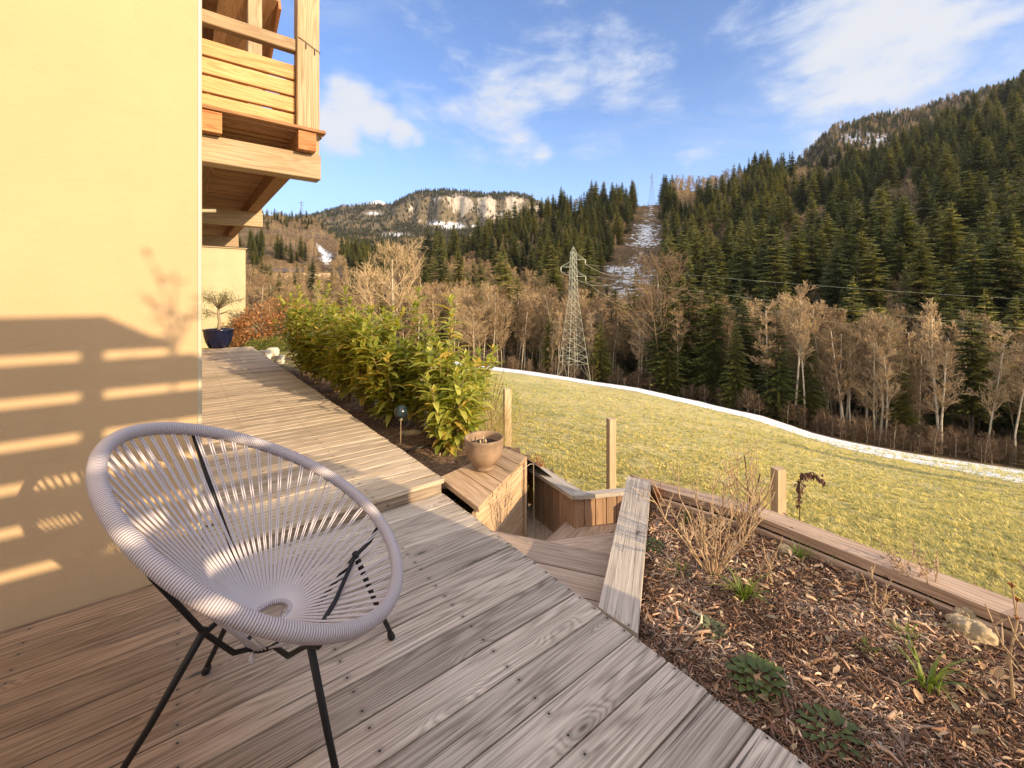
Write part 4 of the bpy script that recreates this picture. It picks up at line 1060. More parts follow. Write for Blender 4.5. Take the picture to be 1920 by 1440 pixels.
# shrub growing against the privacy screen behind the camera (its leaves break up the light on the wall)
q = on_screen(-.12, .30)
bush('leafy_shrub', 'leafy shrub standing against the slatted screen behind the deck', 'shrub', W(q[0], TF - .42, -.05), .42, .3, 1.15, 620, M['laurel'], .11, .045, seed=77, stems=9)
def twig_tree():
    q = on_screen(-.02, 1.42); b = W(q[0] + .9 * ra, TF - .9, -.05); zt = q[1] + .9 * rc; random.seed(78)
    r = thing('young_bare_tree', 'young twiggy tree behind the slatted screen', 'tree', b); m = MB(); m.tube([b, b + Z * (zt - .45)], [.012, .008], 6); m.obj('trunk', M['bark'], r); m = MB(); V_, F_, Rn = [], [], []
    for i in range(12):
        a = b + Z * (zt - .45 + .025 * i); tip = a + Vector((random.uniform(-.16, .16), random.uniform(-.16, .16), random.uniform(.05, .3))); m.tube([a, a.lerp(tip, .5) + Z * .02, tip], [.005, .004, .002], 4)
        for k in range(5): leaf_geo(V_, F_, Rn, a.lerp(tip, random.uniform(.5, 1)), Vector((random.gauss(0, 1), random.gauss(0, 1), .2)), .05, .025, Z, .2, .3, 2)
    m.obj('twigs', M['bark'], r); leaves_obj('foliage', V_, F_, Rn, M['laurel'], r)
twig_tree()
# ------------------------------------------------------------------ terrain
def interp(tab, px):
    xs = [r[0] for r in tab]; px = min(max(px, xs[0]), xs[-1])
    for a, b in zip(tab[:-1], tab[1:]):
        if a[0] <= px <= b[0]:
            f = (px - a[0]) / (b[0] - a[0]); return [x + (y - x) * f for x, y in zip(a[1:], b[1:])]
EDGE = [(-4000, 655, 60), (-500, 660, 62), (500, 664, 72), (850, 676, 80), (945, 690, 84), (1053, 705, 82), (1107, 714, 80), (1193, 727, 76), (1293, 749, 71), (1427, 780, 64), (1523, 812, 60), (1600, 831, 57), (1707, 851, 54), (1920, 883, 50), (2300, 955, 42), (3200, 1180, 34), (6000, 1800, 22)]
def zpix(py, Y): return EYE + (HORIZ - py) * Y / FPX
def field_edge(px):
    ye, Ye = interp(EDGE, px); return Ye, zpix(ye, Ye)
def field_z(px, Y):
    Ye, ze = field_edge(px)
    f = (Y - 3.0) / (Ye - 3.0)
    if f < 0: return -.88
    ff = f ** 1.06
    z = -.88 + (ze + .88) * ff
    x = (px - 960) * Y / FPX
    return z + min(1, f * 6) * (.16 * mnoise.noise(Vector((x * .16, Y * .16, 0))) + .05 * mnoise.noise(Vector((x * .7, Y * .7, 3))))
HILL = [(-4000, 110, 620, 250, 560, 600, 470), (-400, 120, 605, 300, 530, 600, 440), (380, 150, 600, 300, 535, 650, 398), (500, 150, 600, 300, 522, 700, 398), (590, 160, 598, 320, 518, 740, 410), (650, 160, 600, 300, 515, 520, 462),
        (740, 160, 600, 300, 512, 480, 478), (800, 170, 603, 280, 530, 400, 494), (860, 170, 606, 280, 525, 395, 470), (900, 170, 610, 280, 520, 390, 455), (960, 168, 615, 285, 512, 405, 428), (1000, 165, 620, 290, 505, 420, 412),
        (1100, 160, 625, 300, 495, 440, 385), (1150, 155, 630, 300, 488, 448, 378), (1190, 150, 635, 300, 480, 450, 376), (1245, 145, 638, 300, 470, 452, 376), (1265, 145, 640, 300, 460, 460, 350), (1400, 130, 645, 290, 440, 480, 333),
        (1500, 120, 650, 270, 430, 480, 326), (1560, 115, 652, 262, 425, 475, 318), (1640, 110, 657, 250, 410, 465, 306), (1700, 105, 660, 240, 395, 455, 284), (1750, 102, 662, 235, 385, 445, 258), (1850, 95, 665, 220, 360, 430, 212), (1920, 90, 670, 205, 335, 420, 185), (2300, 80, 690, 190, 290, 400, 40), (3200, 75, 700, 150, 250, 340, -300), (6000, 70, 720, 120, 240, 220, -500)]
def hill_z(px, Y):
    Yb, yb, Ym, ym, Ys, ys = interp(HILL, px); Ye, ze = field_edge(px)
    ys += 9 if px > 860 else 4
    pts = [(Ye, ze), (Ye + 10, ze - 1.2 - (1.2 if px < 1300 else .6)), (Ye + (Yb - Ye) * .55, min(ze, zpix(yb, Yb)) - 4.0), (Yb, zpix(yb, Yb)), ((Yb + Ym) / 2, (zpix(yb, Yb) + zpix(ym, Ym)) / 2 - 3), (Ym, zpix(ym, Ym)), (Ys, zpix(ys, Ys)), (Ys * 1.25, zpix(ys, Ys) - 25), (Ys * 1.6, zpix(ys, Ys) - 90)]
    pts = sorted(pts)
    z = pts[-1][1]
    for a, b in zip(pts[:-1], pts[1:]):
        if a[0] <= Y <= b[0]: z = a[1] + (b[1] - a[1]) * (Y - a[0]) / max(1e-6, b[0] - a[0]); break
    else:
        if Y < pts[0][0]: z = pts[0][1]
    x = (px - 960) * Y / FPX; k = min(1, max(0, (Y - Ye - 4) / 80.))
    gully = 1.0 if not 1130 < px < 1260 else .4
    z += k * gully * (7.0 * mnoise.noise(Vector((x / 60, Y / 60, 0))) + 3.2 * mnoise.noise(Vector((x / 22, Y / 22, 5)))) 
    return z
def polar(name, mat, pxs, rows, zf, attrs=None, kind='structure'):
    """rows: function px -> list of Y"""
    vs = []; n = None; A = {k: [] for k in (attrs or {})}
    for px in pxs:
        ys = rows(px); n = len(ys)
        for Y in ys:
            z = zf(px, Y); vs.append(((px - 960) * Y / FPX, Y, z))
            for k, fn in (attrs or {}).items(): A[k].append(fn(px, Y, z))
    fs = [(i * n + j, (i + 1) * n + j, (i + 1) * n + j + 1, i * n + j + 1) for i in range(len(pxs) - 1) for j in range(n - 1)]
    me = np_mesh(name, np.array(vs), np.array(fs), mat, A, True); o = link_mesh(name, me); tag(o, kind=kind); return o
def ypix(Y, z): return HORIZ + (EYE - z) * FPX / Y

def field_mat():
    m, t, b, o = material('winter_meadow'); co = t.n('ShaderNodeTexCoord').outputs['Object']
    n1 = t.noise(co, .35, 6, .6); n2 = t.noise(t.scale(co, (2.2, 5.5, 2)), 1.6, 6, .65, .3); n3 = t.noise(co, 14, 5, .7); big = t.noise(co, .07, 3, .5)
    straw = t.mix(t.rng(n3, .35, .65), (.66, .54, .225), (.82, .70, .36)); green = t.mix(t.rng(n3, .3, .7), (.33, .34, .11), (.53, .52, .20))
    f = t.rng(t.math('ADD', t.math('MULTIPLY', n2, .6), t.math('MULTIPLY', n1, .5)), .44, .60)
    c = t.mix(f, green, straw); c = t.mix(t.rng(big, .54, .68, 0, .55), c, green); c = t.mix(t.rng(t.noise(co, .16, 6, .7, .6), .54, .66, 0, .55), c, (.42, .31, .14))
    c = t.mix(t.rng(t.noise(t.scale(co, (1.6, 3.2, 2)), 1.7, 6, .72, .5), .54, .66, 0, .75), c, (.15, .13, .04))  # dark streaks in the colour stand in for shadows between grass clumps
    sn = t.attr('snow'); sm = t.math('ADD', sn, t.math('MULTIPLY', t.math('SUBTRACT', t.noise(co, .6, 8, .75), .5), 2.6))
    snow = t.rng(sm, .42, .50)
    dirt = t.rng(sm, .10, .40, 0, .8, True)
    c = t.mix(dirt, c, (.16, .10, .055)); c = t.mix(snow, c, (.80, .83, .88))
    t.put(b.inputs['Base Color'], c); b.inputs['Roughness'].default_value = .9; b.inputs['Specular IOR Level'].default_value = .15
    h = t.math('ADD', t.math('MULTIPLY', n2, .8), t.math('MULTIPLY', n3, .35)); h = t.mix(snow, h, t.math('MULTIPLY', n1, .4))
    t.put(b.inputs['Normal'], t.bump(h, .9, .22)); return m
M['field'] = field_mat()
def snow_field(px, Y, z):
    Ye, ze = field_edge(px); py = ypix(Y, z); ye = interp(EDGE, px)[0]
    w = interp([(0, 6), (1150, 7), (1500, 12), (1700, 16), (1920, 26), (2300, 40)], px)[0]
    d = (py - ye) / w
    return max(-1.5, .46 + (.5 - abs(d - .45)) * 3.0) if d > -.6 else -.4
pxs = sorted(set([-4000, -3000, -2200, -1600, -1100, -700, -400, -100] + list(range(0, 800, 25)) + list(range(800, 2000, 6)) + list(range(2000, 2400, 25)) + [2500, 2700, 3000, 3400, 4000, 5000, 6000]))
def frows(px):
    Ye, ze = field_edge(px); r = [2.2 + (Ye - 2.2) * (k / 110) ** 2.2 for k in range(111)]; return r
polar('field', M['field'], pxs, frows, field_z, {'snow': snow_field})
m = MB(); m.quadset([Vector((-80, -80, -.9)), Vector((80, -80, -.9)), Vector((80, 2.6, -.9)), Vector((-80, 2.6, -.9))], [[0, 1, 2, 3]])
tag(m.obj('ground', M['field']), kind='structure')

# planting bed beside the walkway and garden ground past its end
def bed2_z(x, y):
    s = x * U.x + y * U.y; t = x * V.x + y * V.y
    z = -.065 + .02 * mnoise.noise(Vector((x * 3, y * 3, 0)))
    e = 2.25 + .25 * mnoise.noise(Vector((t * .8, 1, 0)))
    if t > 11: e += (t - 11) * .2
    if s > e: z -= min(1.0, (s - e) * .9) * .95
    if t > 11.7: z -= .08
    return z
def bed2_mat():
    m, t, b, o = material('bed_earth'); co = t.n('ShaderNodeTexCoord').outputs['Object']
    n = t.noise(co, 22, 8, .7); n2 = t.noise(co, 2.0, 5, .6)
    c = t.mix(t.rng(n, .35, .68), (.07, .04, .024), (.28, .18, .11))
    far = t.rng(t.sep(co)[1], 7.5, 9.2); g = t.mix(t.rng(n, .3, .7), (.12, .12, .03), (.36, .33, .11))
    c = t.mix(t.math('MULTIPLY', far, t.rng(n2, .35, .55)), c, g)
    t.put(b.inputs['Base Color'], c); b.inputs['Roughness'].default_value = .95; t.put(b.inputs['Normal'], t.bump(n, 1.0, .03)); return m
grid_sheet('garden_ground', bed2_mat(), -15, 3.2, 3.0, 21, .14, bed2_z, lambda x, y: (x * U.x + y * U.y) > SE - .1 - 20 * ((x * V.x + y * V.y) > 11.7) and (x * V.x + y * V.y) > 2.66 and (x * U.x + y * U.y) < 3.5 + .2 * (x * V.x + y * V.y - 3) and not (x > -.15 and y < 3.6))

# grass tufts on the near meadow
def tuft_mesh(i):
    r = random.Random(i + 70); V_, F_, Rn = [], [], []
    for k in range(11):
        an = r.uniform(0, 6.28); o = Vector((math.cos(an), math.sin(an), 0)); h = r.uniform(.02, .05); sd = Vector((-o.y, o.x, 0)) * .0032; p = o * r.uniform(0, .03); c = r.random(); b = len(V_)
        for q, (u, w) in enumerate(((0, 1), (.5, .8), (1, .15))):
            cc = p + o * (h * .9 * u * u) + Z * (h * u * (1 - .25 * u)); V_ += [tuple(cc - sd * w), tuple(cc + sd * w)]; Rn += [c, c]
        F_ += [(b, b + 1, b + 3, b + 2), (b + 2, b + 3, b + 5, b + 4)]
    return np_mesh('grass_tuft', np.array(V_), np.array(F_), M['grass'], {'rnd': Rn})
def grass():
    pts, rot, scl, idx = [], [], [], []
    while len(pts) < 60000:
        px = random.uniform(760, 2050); Y = 3.0 / (random.uniform(.085, 1.0)); 
        x = (px - 960) * Y / FPX; 
        n = mnoise.noise(Vector((x * 1.6, Y * 1.1, 0))) + .5 * mnoise.noise(Vector((x * 4, Y * 4, 0)))
        if n < -.12 and random.random() < .75: continue
        z = field_z(px, Y); pts.append((x, Y, z)); s = (.62 + .05 * Y) * random.uniform(.6, 1.4); rot.append((random.gauss(0, .15), random.gauss(0, .15), random.uniform(0, 6.28))); scl.append((s, s, s * random.uniform(.6, 1.1))); idx.append(random.randrange(6))
    tag(scatter('meadow_grass', pts, rot, scl, idx, [tuft_mesh(i) for i in range(6)]), 'short yellow green winter grass of the sloping meadow', 'grass', kind='stuff')
grass()

def hill_mat(ca=(.11, .075, .04), cb=(.26, .175, .10)):
    m, t, b, o = material('wooded_hillside'); co = t.n('ShaderNodeTexCoord').outputs['Object']
    n = t.noise(co, .10, 7, .7); n2 = t.noise(co, .6, 6, .7); n3 = t.noise(t.scale(co, (1, 1, .6)), .22, 7, .72, .4)
    c = t.mix(t.rng(n, .35, .65), ca, cb); c = t.mix(t.rng(n2, .4, .7, 0, .7), c, (.07, .055, .03))
    sm = t.math('ADD', t.attr('snow'), t.math('MULTIPLY', t.math('SUBTRACT', n3, .5), 3.2)); sm = t.math('ADD', sm, t.math('MULTIPLY', t.math('SUBTRACT', n2, .5), 1.2))
    c = t.mix(t.rng(sm, .5, .62), c, (.78, .82, .90))
    rk = t.rng(t.math('ADD', t.attr('rock'), t.math('MULTIPLY', t.math('SUBTRACT', t.noise(t.scale(co, (1, 1, .5)), .035, 7, .7), .5), 2.6)), .18, .34)
    rc = t.mix(t.rng(t.noise(t.scale(co, (1, 1, .3)), .06, 8, .7), .35, .65), (.25, .22, .18), (.56, .50, .41)); c = t.mix(rk, c, rc)
    t.put(b.inputs['Base Color'], c); b.inputs['Roughness'].default_value = .95; b.inputs['Specular IOR Level'].default_value = .1
    t.put(b.inputs['Normal'], t.bump(t.math('ADD', n2, n), .8, 1.5)); return m
M['hill'] = hill_mat()
def inbox(px, py, cx, cy, rx, ry): return max(0, 1.6 - math.hypot((px - cx) / rx, (py - cy) / ry))
def hill_snow(px, Y, z):
    py = ypix(Y, z); v = -1.2
    if Y < 110: return -1.2
    g = interp([(340, 1222, 25), (380, 1222, 25), (440, 1212, 48), (500, 1195, 62), (560, 1180, 72), (640, 1190, 70), (760, 1200, 60)], py)
    dd = abs(px - g[0]) / g[1]
    if 360 < py < 660: v = max(v, (1.0 - dd) * .72 - (.35 if py < 420 else 0) - (.35 if 462 < py < 500 else 0) - (.3 if py > 590 else 0))
    for cx, cy, rx, ry, w in ((612, 484, 11, 14, 1.0), (602, 466, 8, 8, .9), (770, 468, 16, 9, 1.5), (740, 442, 26, 5, .9), (590, 440, 40, 12, .3), (545, 428, 40, 10, .2), (1155, 505, 25, 9, .8)):
        v = max(v, inbox(px, py, cx, cy, rx, ry) * w - .2)
    return v
pxh = sorted(set(list(range(-4000, 300, 200)) + list(range(300, 2100, 10)) + list(range(2100, 3300, 60)) + [3600, 4200, 5000, 6000]))
def hrows(px):
    Ye = field_edge(px)[0]; Ys = interp(HILL, px)[4]; n = 150
    return [Ye + (Ys * 1.5 - Ye) * (k / n) ** 1.25 for k in range(n + 1)]
polar('hillside', M['hill'], pxh, hrows, hill_z, {'snow': hill_snow, 'rock': lambda px, Y, z: -1})

RIDGE = [(1380, 400), (1440, 350), (1495, 306), (1525, 276), (1562, 244), (1618, 229), (1700, 213), (1780, 190), (1850, 170), (2000, 128), (2400, 30), (3200, -180)]
def ridge_z(px, Y):
    ys = interp(RIDGE, px)[0]; f = (Y - 600) / 400
    x = (px - 960) * Y / FPX
    return zpix(ys + 130, 600) + (zpix(ys, 1000) - zpix(ys + 130, 600)) * min(1, f) - max(0, f - 1) * 80 + 10 * mnoise.noise(Vector((x / 90, Y / 90, 2)))
def ridge_snow(px, Y, z):
    py = ypix(Y, z); return max(inbox(px, py, 1620, 262, 75, 20) * .9 - .45, inbox(px, py, 1720, 235, 60, 14) * .6 - .5, -.8)
polar('far_ridge', M['hill'], list(range(1380, 2100, 14)) + list(range(2100, 3300, 80)), lambda px: [600 + 11 * k for k in range(50)], ridge_z, {'snow': ridge_snow, 'rock': lambda px, Y, z: -1})

MTN = [(200, 410), (420, 412), (560, 408), (590, 402), (640, 388), (690, 382), (735, 382), (760, 370), (790, 359), (830, 357), (870, 359), (910, 363), (960, 361), (990, 368), (1020, 384), (1060, 402), (1120, 425), (1300, 470)]
def mtn_z(px, Y):
    ys = interp(MTN, px)[0]; x = (px - 960) * Y / FPX; z0 = Y * .2
    cl = min(1, max(0, (px - 735) / 80)) * min(1, max(0, (1020 - px) / 45))
    rib = (mnoise.noise(Vector((x / 62, 7, 0))) * 48 + mnoise.noise(Vector((x / 17, z0 / 40, 3))) * 16) * cl
    base = [(900, 505), (1300, 455), (1560, 433), (1680 + rib * .8, 418), (1760 + rib * .5, ys + 6 if cl > .3 else ys + 16), (1900, ys)]
    base = [(900, 505), (1300, 455), (1560, 433)] + ([(1690 + rib, 421), (1745 + rib, ys + 9)] if cl > .02 else [(1690, 433 + (ys - 433) * .45), (1745, 433 + (ys - 433) * .6)]) + [(1900, ys)]
    z = None
    for a, b in zip(base[:-1], base[1:]):
        if a[0] <= Y <= b[0]: py = a[1] + (b[1] - a[1]) * (Y - a[0]) / (b[0] - a[0]); z = zpix(py, Y); break
    if z is None: z = zpix(ys, 1900) - (Y - 1900) * .35 if Y > 1900 else zpix(505, 900)
    return z + 14 * mnoise.noise(Vector((x / 130, Y / 130, 0))) * (1 if Y < 1850 else .4) + 5 * mnoise.noise(Vector((x / 35, Y / 35, 0)))
def mtn_rock(px, Y, z):
    if not 745 < px < 1030: return -1
    py = ypix(Y, z); v = -.6
    for cx, cy, rx, ry, w in ((862, 383, 26, 20, .85), (915, 388, 18, 24, .9), (962, 383, 18, 22, .85), (935, 405, 30, 12, .5), (828, 374, 22, 7, .55), (1000, 390, 16, 14, .6), (772, 395, 10, 20, .55), (790, 415, 40, 9, .35), (985, 370, 20, 8, .5)):
        v = max(v, inbox(px, py, cx, cy, rx, ry) * w - .35)
    return v
def mtn_snow(px, Y, z):
    py = ypix(Y, z); v = -1.0
    for cx, cy, rx, ry, w in ((850, 424, 22, 7, 1.2), (820, 418, 30, 5, .9), (700, 400, 22, 6, .7), (740, 440, 30, 5, .8), (890, 424, 8, 4, .9), (640, 408, 20, 5, .3)):
        v = max(v, inbox(px, py, cx, cy, rx, ry) * w - .3)
    return v
def mrows(px): return [900 + 16 * k for k in range(40)] + [1540 + 7 * k for k in range(60)] + [1970, 2050, 2200]
M['mtn'] = hill_mat((.10, .085, .05), (.22, .175, .11))
polar('far_mountain', M['mtn'], list(range(200, 740, 8)) + list(range(740, 1040, 3)) + list(range(1040, 1301, 10)), mrows, mtn_z, {'snow': mtn_snow, 'rock': mtn_rock})
M['snow'] = plain('far_snow', (.82, .85, .9), .8, 0, .03, .01, .1)
polar('snow_peak', M['snow'], list(range(640, 780, 5)), lambda px: [3800 + 60 * k for k in range(9)], lambda px, Y: zpix(392 - 18 * math.exp(-((px - 708) / 26.) ** 2), 4000) * min(1, .55 + .45 * (Y - 3800) / 200))

# ------------------------------------------------------------------ trees
def conifer_mesh(seed, h=20., R0=3.6, whorls=30, clear=.06, dens=1.0, split=False, ragged=.25, sprays=8):
    r = random.Random(seed); V_, F_, Rn = [], [], []; TV, TF_ = [], []
    n = 6
    bend = (r.uniform(-.2, .2), r.uniform(-.2, .2)); pw = (.62, .85, .5, .8, .68, .95)[seed % 6]
    for k in range(7):
        z = h * k / 6; rad = .26 * (1 - k / 6) ** 1.1 + .008
        for j in range(n): a = 2 * math.pi * j / n; TV.append((rad * math.cos(a) + bend[0] * (k / 6) ** 2, rad * math.sin(a) + bend[1] * (k / 6) ** 2, z))
    for k in range(6):
        for j in range(n): j2 = (j + 1) % n; TF_.append((k * n + j, k * n + j2, (k + 1) * n + j2, (k + 1) * n + j))
    for w in range(whorls):
        f = clear + (1 - clear) * (w + r.uniform(-.8, .8)) / whorls; f = max(clear, min(.995, f)); z = h * f
        env = (1 - f) ** pw * (1.0 if f > clear + .18 else .55 + .45 * (f - clear) / .18)
        nb = int((6 + 4 * (1 - f)) * dens); a0 = r.uniform(0, 6.28)
        for j in range(nb):
            if r.random() < ragged * .4: continue
            an = a0 + 6.28 * j / nb + r.uniform(-.25, .25); L = R0 * env * r.uniform(1 - ragged, 1.12) + .18; o = Vector((math.cos(an), math.sin(an), 0)); sd = Vector((-o.y, o.x, 0))
            rr = r.random(); up = .35 * f - .05; zj = r.uniform(-.35, .35)
            ns = max(2, int(sprays * (.45 + .55 * env)))
            for q in range(ns):
                u = (q + .6) / ns; c = o * (L * u) + Z * (z + zj + L * (up * u - .42 * u * u + .16 * u ** 4)); wd = (.42 * (1 - u) + .14) * (L * .38 + .16); ln = L / ns * 1.25
                for sg in (-1, 1):
                    tip = c + o * (ln * r.uniform(.35, .75)) + sd * (sg * wd * r.uniform(.8, 1.3)) - Z * (wd * r.uniform(.25, .65)); b = len(V_)
                    V_ += [tuple(c - o * ln * .5), tuple(c + o * ln * .5 - Z * .03), tuple(tip), tuple(tip - o * ln * .55 - Z * .10)]; F_.append((b, b + 1, b + 2, b + 3)); Rn += [rr * .6 + .4 * r.random()] * 4
    for q in range(5):  # leader
        an = q * 1.3; b = len(V_); V_ += [(bend[0], bend[1], h * 1.02), (math.cos(an) * .14 + bend[0], math.sin(an) * .14 + bend[1], h * .95), (math.cos(an + .6) * .14 + bend[0], math.sin(an + .6) * .14 + bend[1], h * .95), (bend[0], bend[1], h * .96)]; F_.append((b, b + 1, b + 2, b + 3)); Rn += [.5] * 4
    crown = np_mesh('conifer_crown', np.array(V_), np.array(F_), M['spruce'], {'rnd': Rn}); trunk = np_mesh('conifer_trunk', np.array(TV), np.array(TF_), M['barkdark'], None, True)
    # joined version for trees too small to show their parts
    nv = len(V_); me = np_mesh('conifer', np.array(V_ + TV), np.array(F_ + [tuple(i + nv for i in f) for f in TF_]), M['spruce'], {'rnd': Rn + [0] * len(TV)}); me.materials.append(M['barkdark'])
    me.polygons.foreach_set('material_index', np.array([0] * len(F_) + [1] * len(TF_), np.int32)); me.update()
    return crown, trunk, me
def bare_mesh(seed, h=17., upright=.5, levels=5, first=.25, trunk_r=.17, twig=.022, slim=1.0, mat='twig', n0=9, limb=.25):
    r = random.Random(seed); pths = []
    def grow(p, d, L, rad, lev):
        steps = 3 if lev < levels - 1 else 2; path = [p]; dd = Vector(d)
        for s in range(steps):
            jt = .045 if lev == 0 else .14; dd = (dd + Vector((r.gauss(0, jt), r.gauss(0, jt), r.gauss(.05, .07)))).normalized(); path.append(path[-1] + dd * (L / steps))
        r1 = max(twig, rad * .55); pths.append((path, [rad + (r1 - rad) * i / steps for i in range(steps + 1)], lev))
        if lev >= levels - 1: return
        nb = [n0, 6, 5, 4, 3][lev] if lev else n0
        for k in range(nb):
            f = (first if lev == 0 else .22) + (1 - (first if lev == 0 else .22)) * (k + r.random()) / nb; f = min(.98, f)
            x = f * steps; i = min(steps - 1, int(x)); q = path[i].lerp(path[i + 1], x - i); az = r.uniform(0, 6.28) if lev else 2.4 * k + r.uniform(-.5, .5)
            side = dd.orthogonal().normalized(); side = (Matrix.Rotation(az, 3, dd) @ side); sp = r.uniform(.45, .95) * slim
            nd = (dd * (1 if lev else upright + .35) + side * sp + Z * (upright * .3 + .05)).normalized()
            LL = L * limb * r.uniform(.75, 1.25) * (1.15 - .7 * f) if lev == 0 else L * r.uniform(.42, .68)
            grow(q, nd, LL, max(twig, rad * (.42 if lev == 0 else .55) * (1 - .3 * f)), lev + 1)
    grow(Vector((0, 0, -.4)), Vector((0, 0, 1)), h * .93, trunk_r, 0)
    def build(levs):
        V_, F_, Rn = [], [], []
        for path, rad, lev in pths:
            if lev not in levs: continue
            n = 6 if lev == 0 else 3; b = len(V_); rr = r.random()
            for i, p in enumerate(path):
                d = (path[min(i + 1, len(path) - 1)] - path[max(0, i - 1)]).normalized(); a = d.orthogonal().normalized(); c = d.cross(a)
                for k in range(n): an = 2 * math.pi * k / n; V_.append(tuple(p + (a * math.cos(an) + c * math.sin(an)) * rad[i])); Rn.append(rr)
            for i in range(len(path) - 1):
                for k in range(n): k2 = (k + 1) % n; F_.append((b + i * n + k, b + i * n + k2, b + (i + 1) * n + k2, b + (i + 1) * n + k))
        return V_, F_, Rn
    T = build({0}); Cc = build(set(range(1, 9)))
    trunk = np_mesh('bare_trunk', np.array(T[0]), np.array(T[1]), M['barkpale'], None, True); crown = np_mesh('bare_crown', np.array(Cc[0]), np.array(Cc[1]), M[mat], {'rnd': Cc[2]})
    nv = len(Cc[0]); me = np_mesh('bare_tree', np.array(Cc[0] + T[0]), np.array(Cc[1] + [tuple(i + nv for i in f) for f in T[1]]), M[mat], {'rnd': Cc[2] + [0] * len(T[0])}); me.materials.append(M['barkpale'])
    me.polygons.foreach_set('material_index', np.array([0] * len(Cc[1]) + [1] * len(T[1]), np.int32)); me.update()
    return crown, trunk, me
def twigmat(name, a, b2):
    m, t, b, o = material(name); c = t.mix(t.attr('rnd'), a, b2); oi = t.n('ShaderNodeObjectInfo').outputs['Random']; k = t.rng(oi, 0, 1, .6, 1.3)
    c = t.mix(1.0, c, t.comb(k, t.math('POWER', k, 1.1), t.math('POWER', k, 1.15)), 'MULTIPLY'); t.put(b.inputs['Base Color'], c); b.inputs['Roughness'].default_value = .85; b.inputs['Specular IOR Level'].default_value = .2; return m
M['twig'] = twigmat('bare_twigs', (.20, .135, .07), (.58, .42, .235)); M['twigdark'] = twigmat('dark_twigs', (.13, .085, .05), (.26, .18, .11)); M['barkpale'] = plain('pale_trunk_bark', (.46, .39, .28), .9, 0, .3, 1, .3)
CON = [conifer_mesh(i, 20, R0, wh, cl, dn, ragged=rg) for i, (R0, wh, cl, dn, rg) in enumerate(((4.2, 34, .03, 1.25, .2), (4.8, 34, .08, 1.3, .3), (4.0, 32, .20, 1.2, .35), (4.6, 36, .02, 1.3, .15), (5.0, 32, .28, 1.2, .4), (3.6, 34, .06, 1.25, .25)))]
BARE = [bare_mesh(i + 20, 17, up, 5, fi, tr, .019, sl, n0=n0, limb=lb) for i, (up, fi, tr, sl, n0, lb) in enumerate(((.40, .35, .14, 1.0, 17, .17), (.55, .50, .13, .9, 15, .15), (.30, .25, .20, 1.15, 15, .40), (.35, .30, .11, .9, 20, .13), (.25, .55, .14, 1.1, 13, .20), (.6, .42, .11, .8, 15, .18), (.15, .22, .12, 1.0, 19, .14), (.3, .45, .12, 1.2, 14, .24)))]
BUSHY = [bare_mesh(i + 60, 9, .35, 4, .04, .10, .024, 1.2, n0=20, limb=.34, mat='twigdark') for i in range(3)]

# zones decide what grows where
def zone(px, py, Y, r):
    """-> None or ('c'|'b', height)"""
    h = r.uniform(15, 33) if r.random() < .8 else r.uniform(9, 16)
    # snowy clearing under the power line, and bare snow patches
    g = interp([(330, 1222, 20), (380, 1222, 22), (440, 1212, 36), (500, 1192, 56), (545, 1178, 64), (600, 1185, 62), (700, 1195, 44)], py)
    if Y > 130 and abs(px - g[0]) < g[1] and py < 640:
        return ('b', r.uniform(2, 7)) if r.random() < .6 else (('c', r.uniform(3, 9)) if r.random() < .12 else None)
    for cx, cy, rx, ry in ((612, 480, 17, 26), (770, 468, 18, 11)):
        if math.hypot((px - cx) / rx, (py - cy) / ry) < 1.1: return None
    if 500 < px < 625 and 498 < py < 530 and Y > 200: return None
    n = mnoise.noise(Vector((px / 60., py / 38., Y / 300.)))
    if px >= 1180:
        lim = .80 if py < 600 else .5
        edge = interp([(1180, 655), (1300, 670), (1400, 680), (1500, 690), (1600, 715), (1700, 750), (1920, 800)], px)[0]
        if py > edge + 25 * n and Y < 150: return ('b', r.uniform(12, 20)) if r.random() < .80 else ('c', h * .8)
        return ('b', r.uniform(10, 17)) if n > (.34 if px > 1640 and py < 360 else .17) or r.random() < .13 else (('c', h * 1.08) if r.random() < .93 else None)
    if px >= 780:
        if Y < 150: return ('b', r.uniform(10, 18)) if r.random() < .91 else ('c', h * .65)
        thr = interp([(780, 520), (900, 520), (1000, 540), (1180, 590)], px)[0]
        if py < thr + 25 * n: return ('b', r.uniform(9, 14)) if n > .28 or r.random() < .10 else ('c', h)
        return ('b', r.uniform(10, 16)) if r.random() < .82 else ('c', h)
    # left part of the valley
    if Y < 140: return ('b', r.uniform(8, 14)) if r.random() < .93 else ('c', h * .5)
    for cx, cy, rx, ry in ((540, 500, 40, 28), (690, 490, 52, 36), (480, 480, 16, 40), (715, 520, 30, 22)):
        if math.hypot((px - cx) / rx, (py - cy) / ry) < 1: return ('c', h * .65) if r.random() < .9 else None
    if py < 425 + 18 * n and Y > 350: return ('c', h * .5) if r.random() < .6 else ('b', r.uniform(7, 10))
    if py < 470: return ('b', r.uniform(5, 10)) if r.random() < .55 else None
    return ('b', r.uniform(8, 13)) if r.random() < .9 else ('c', h * .6)
trees = []
rt = random.Random(5)
def try_tree(px, Y, boost=1.0):
    z = hill_z(px, Y); h = 16 / (Y / FPX); py = ypix(Y, z)
    k = zone(px, py, Y, rt)
    if k: trees.append((k[0], (px - 960) * Y / FPX, Y, z - .3, k[1] * boost, px, py))
# belt just past the field
for i in range(1150):
    px = rt.uniform(420, 2080); Ye = field_edge(px)[0]; Y = Ye + 3 + 75 * rt.random() ** 1.3; try_tree(px, Y)
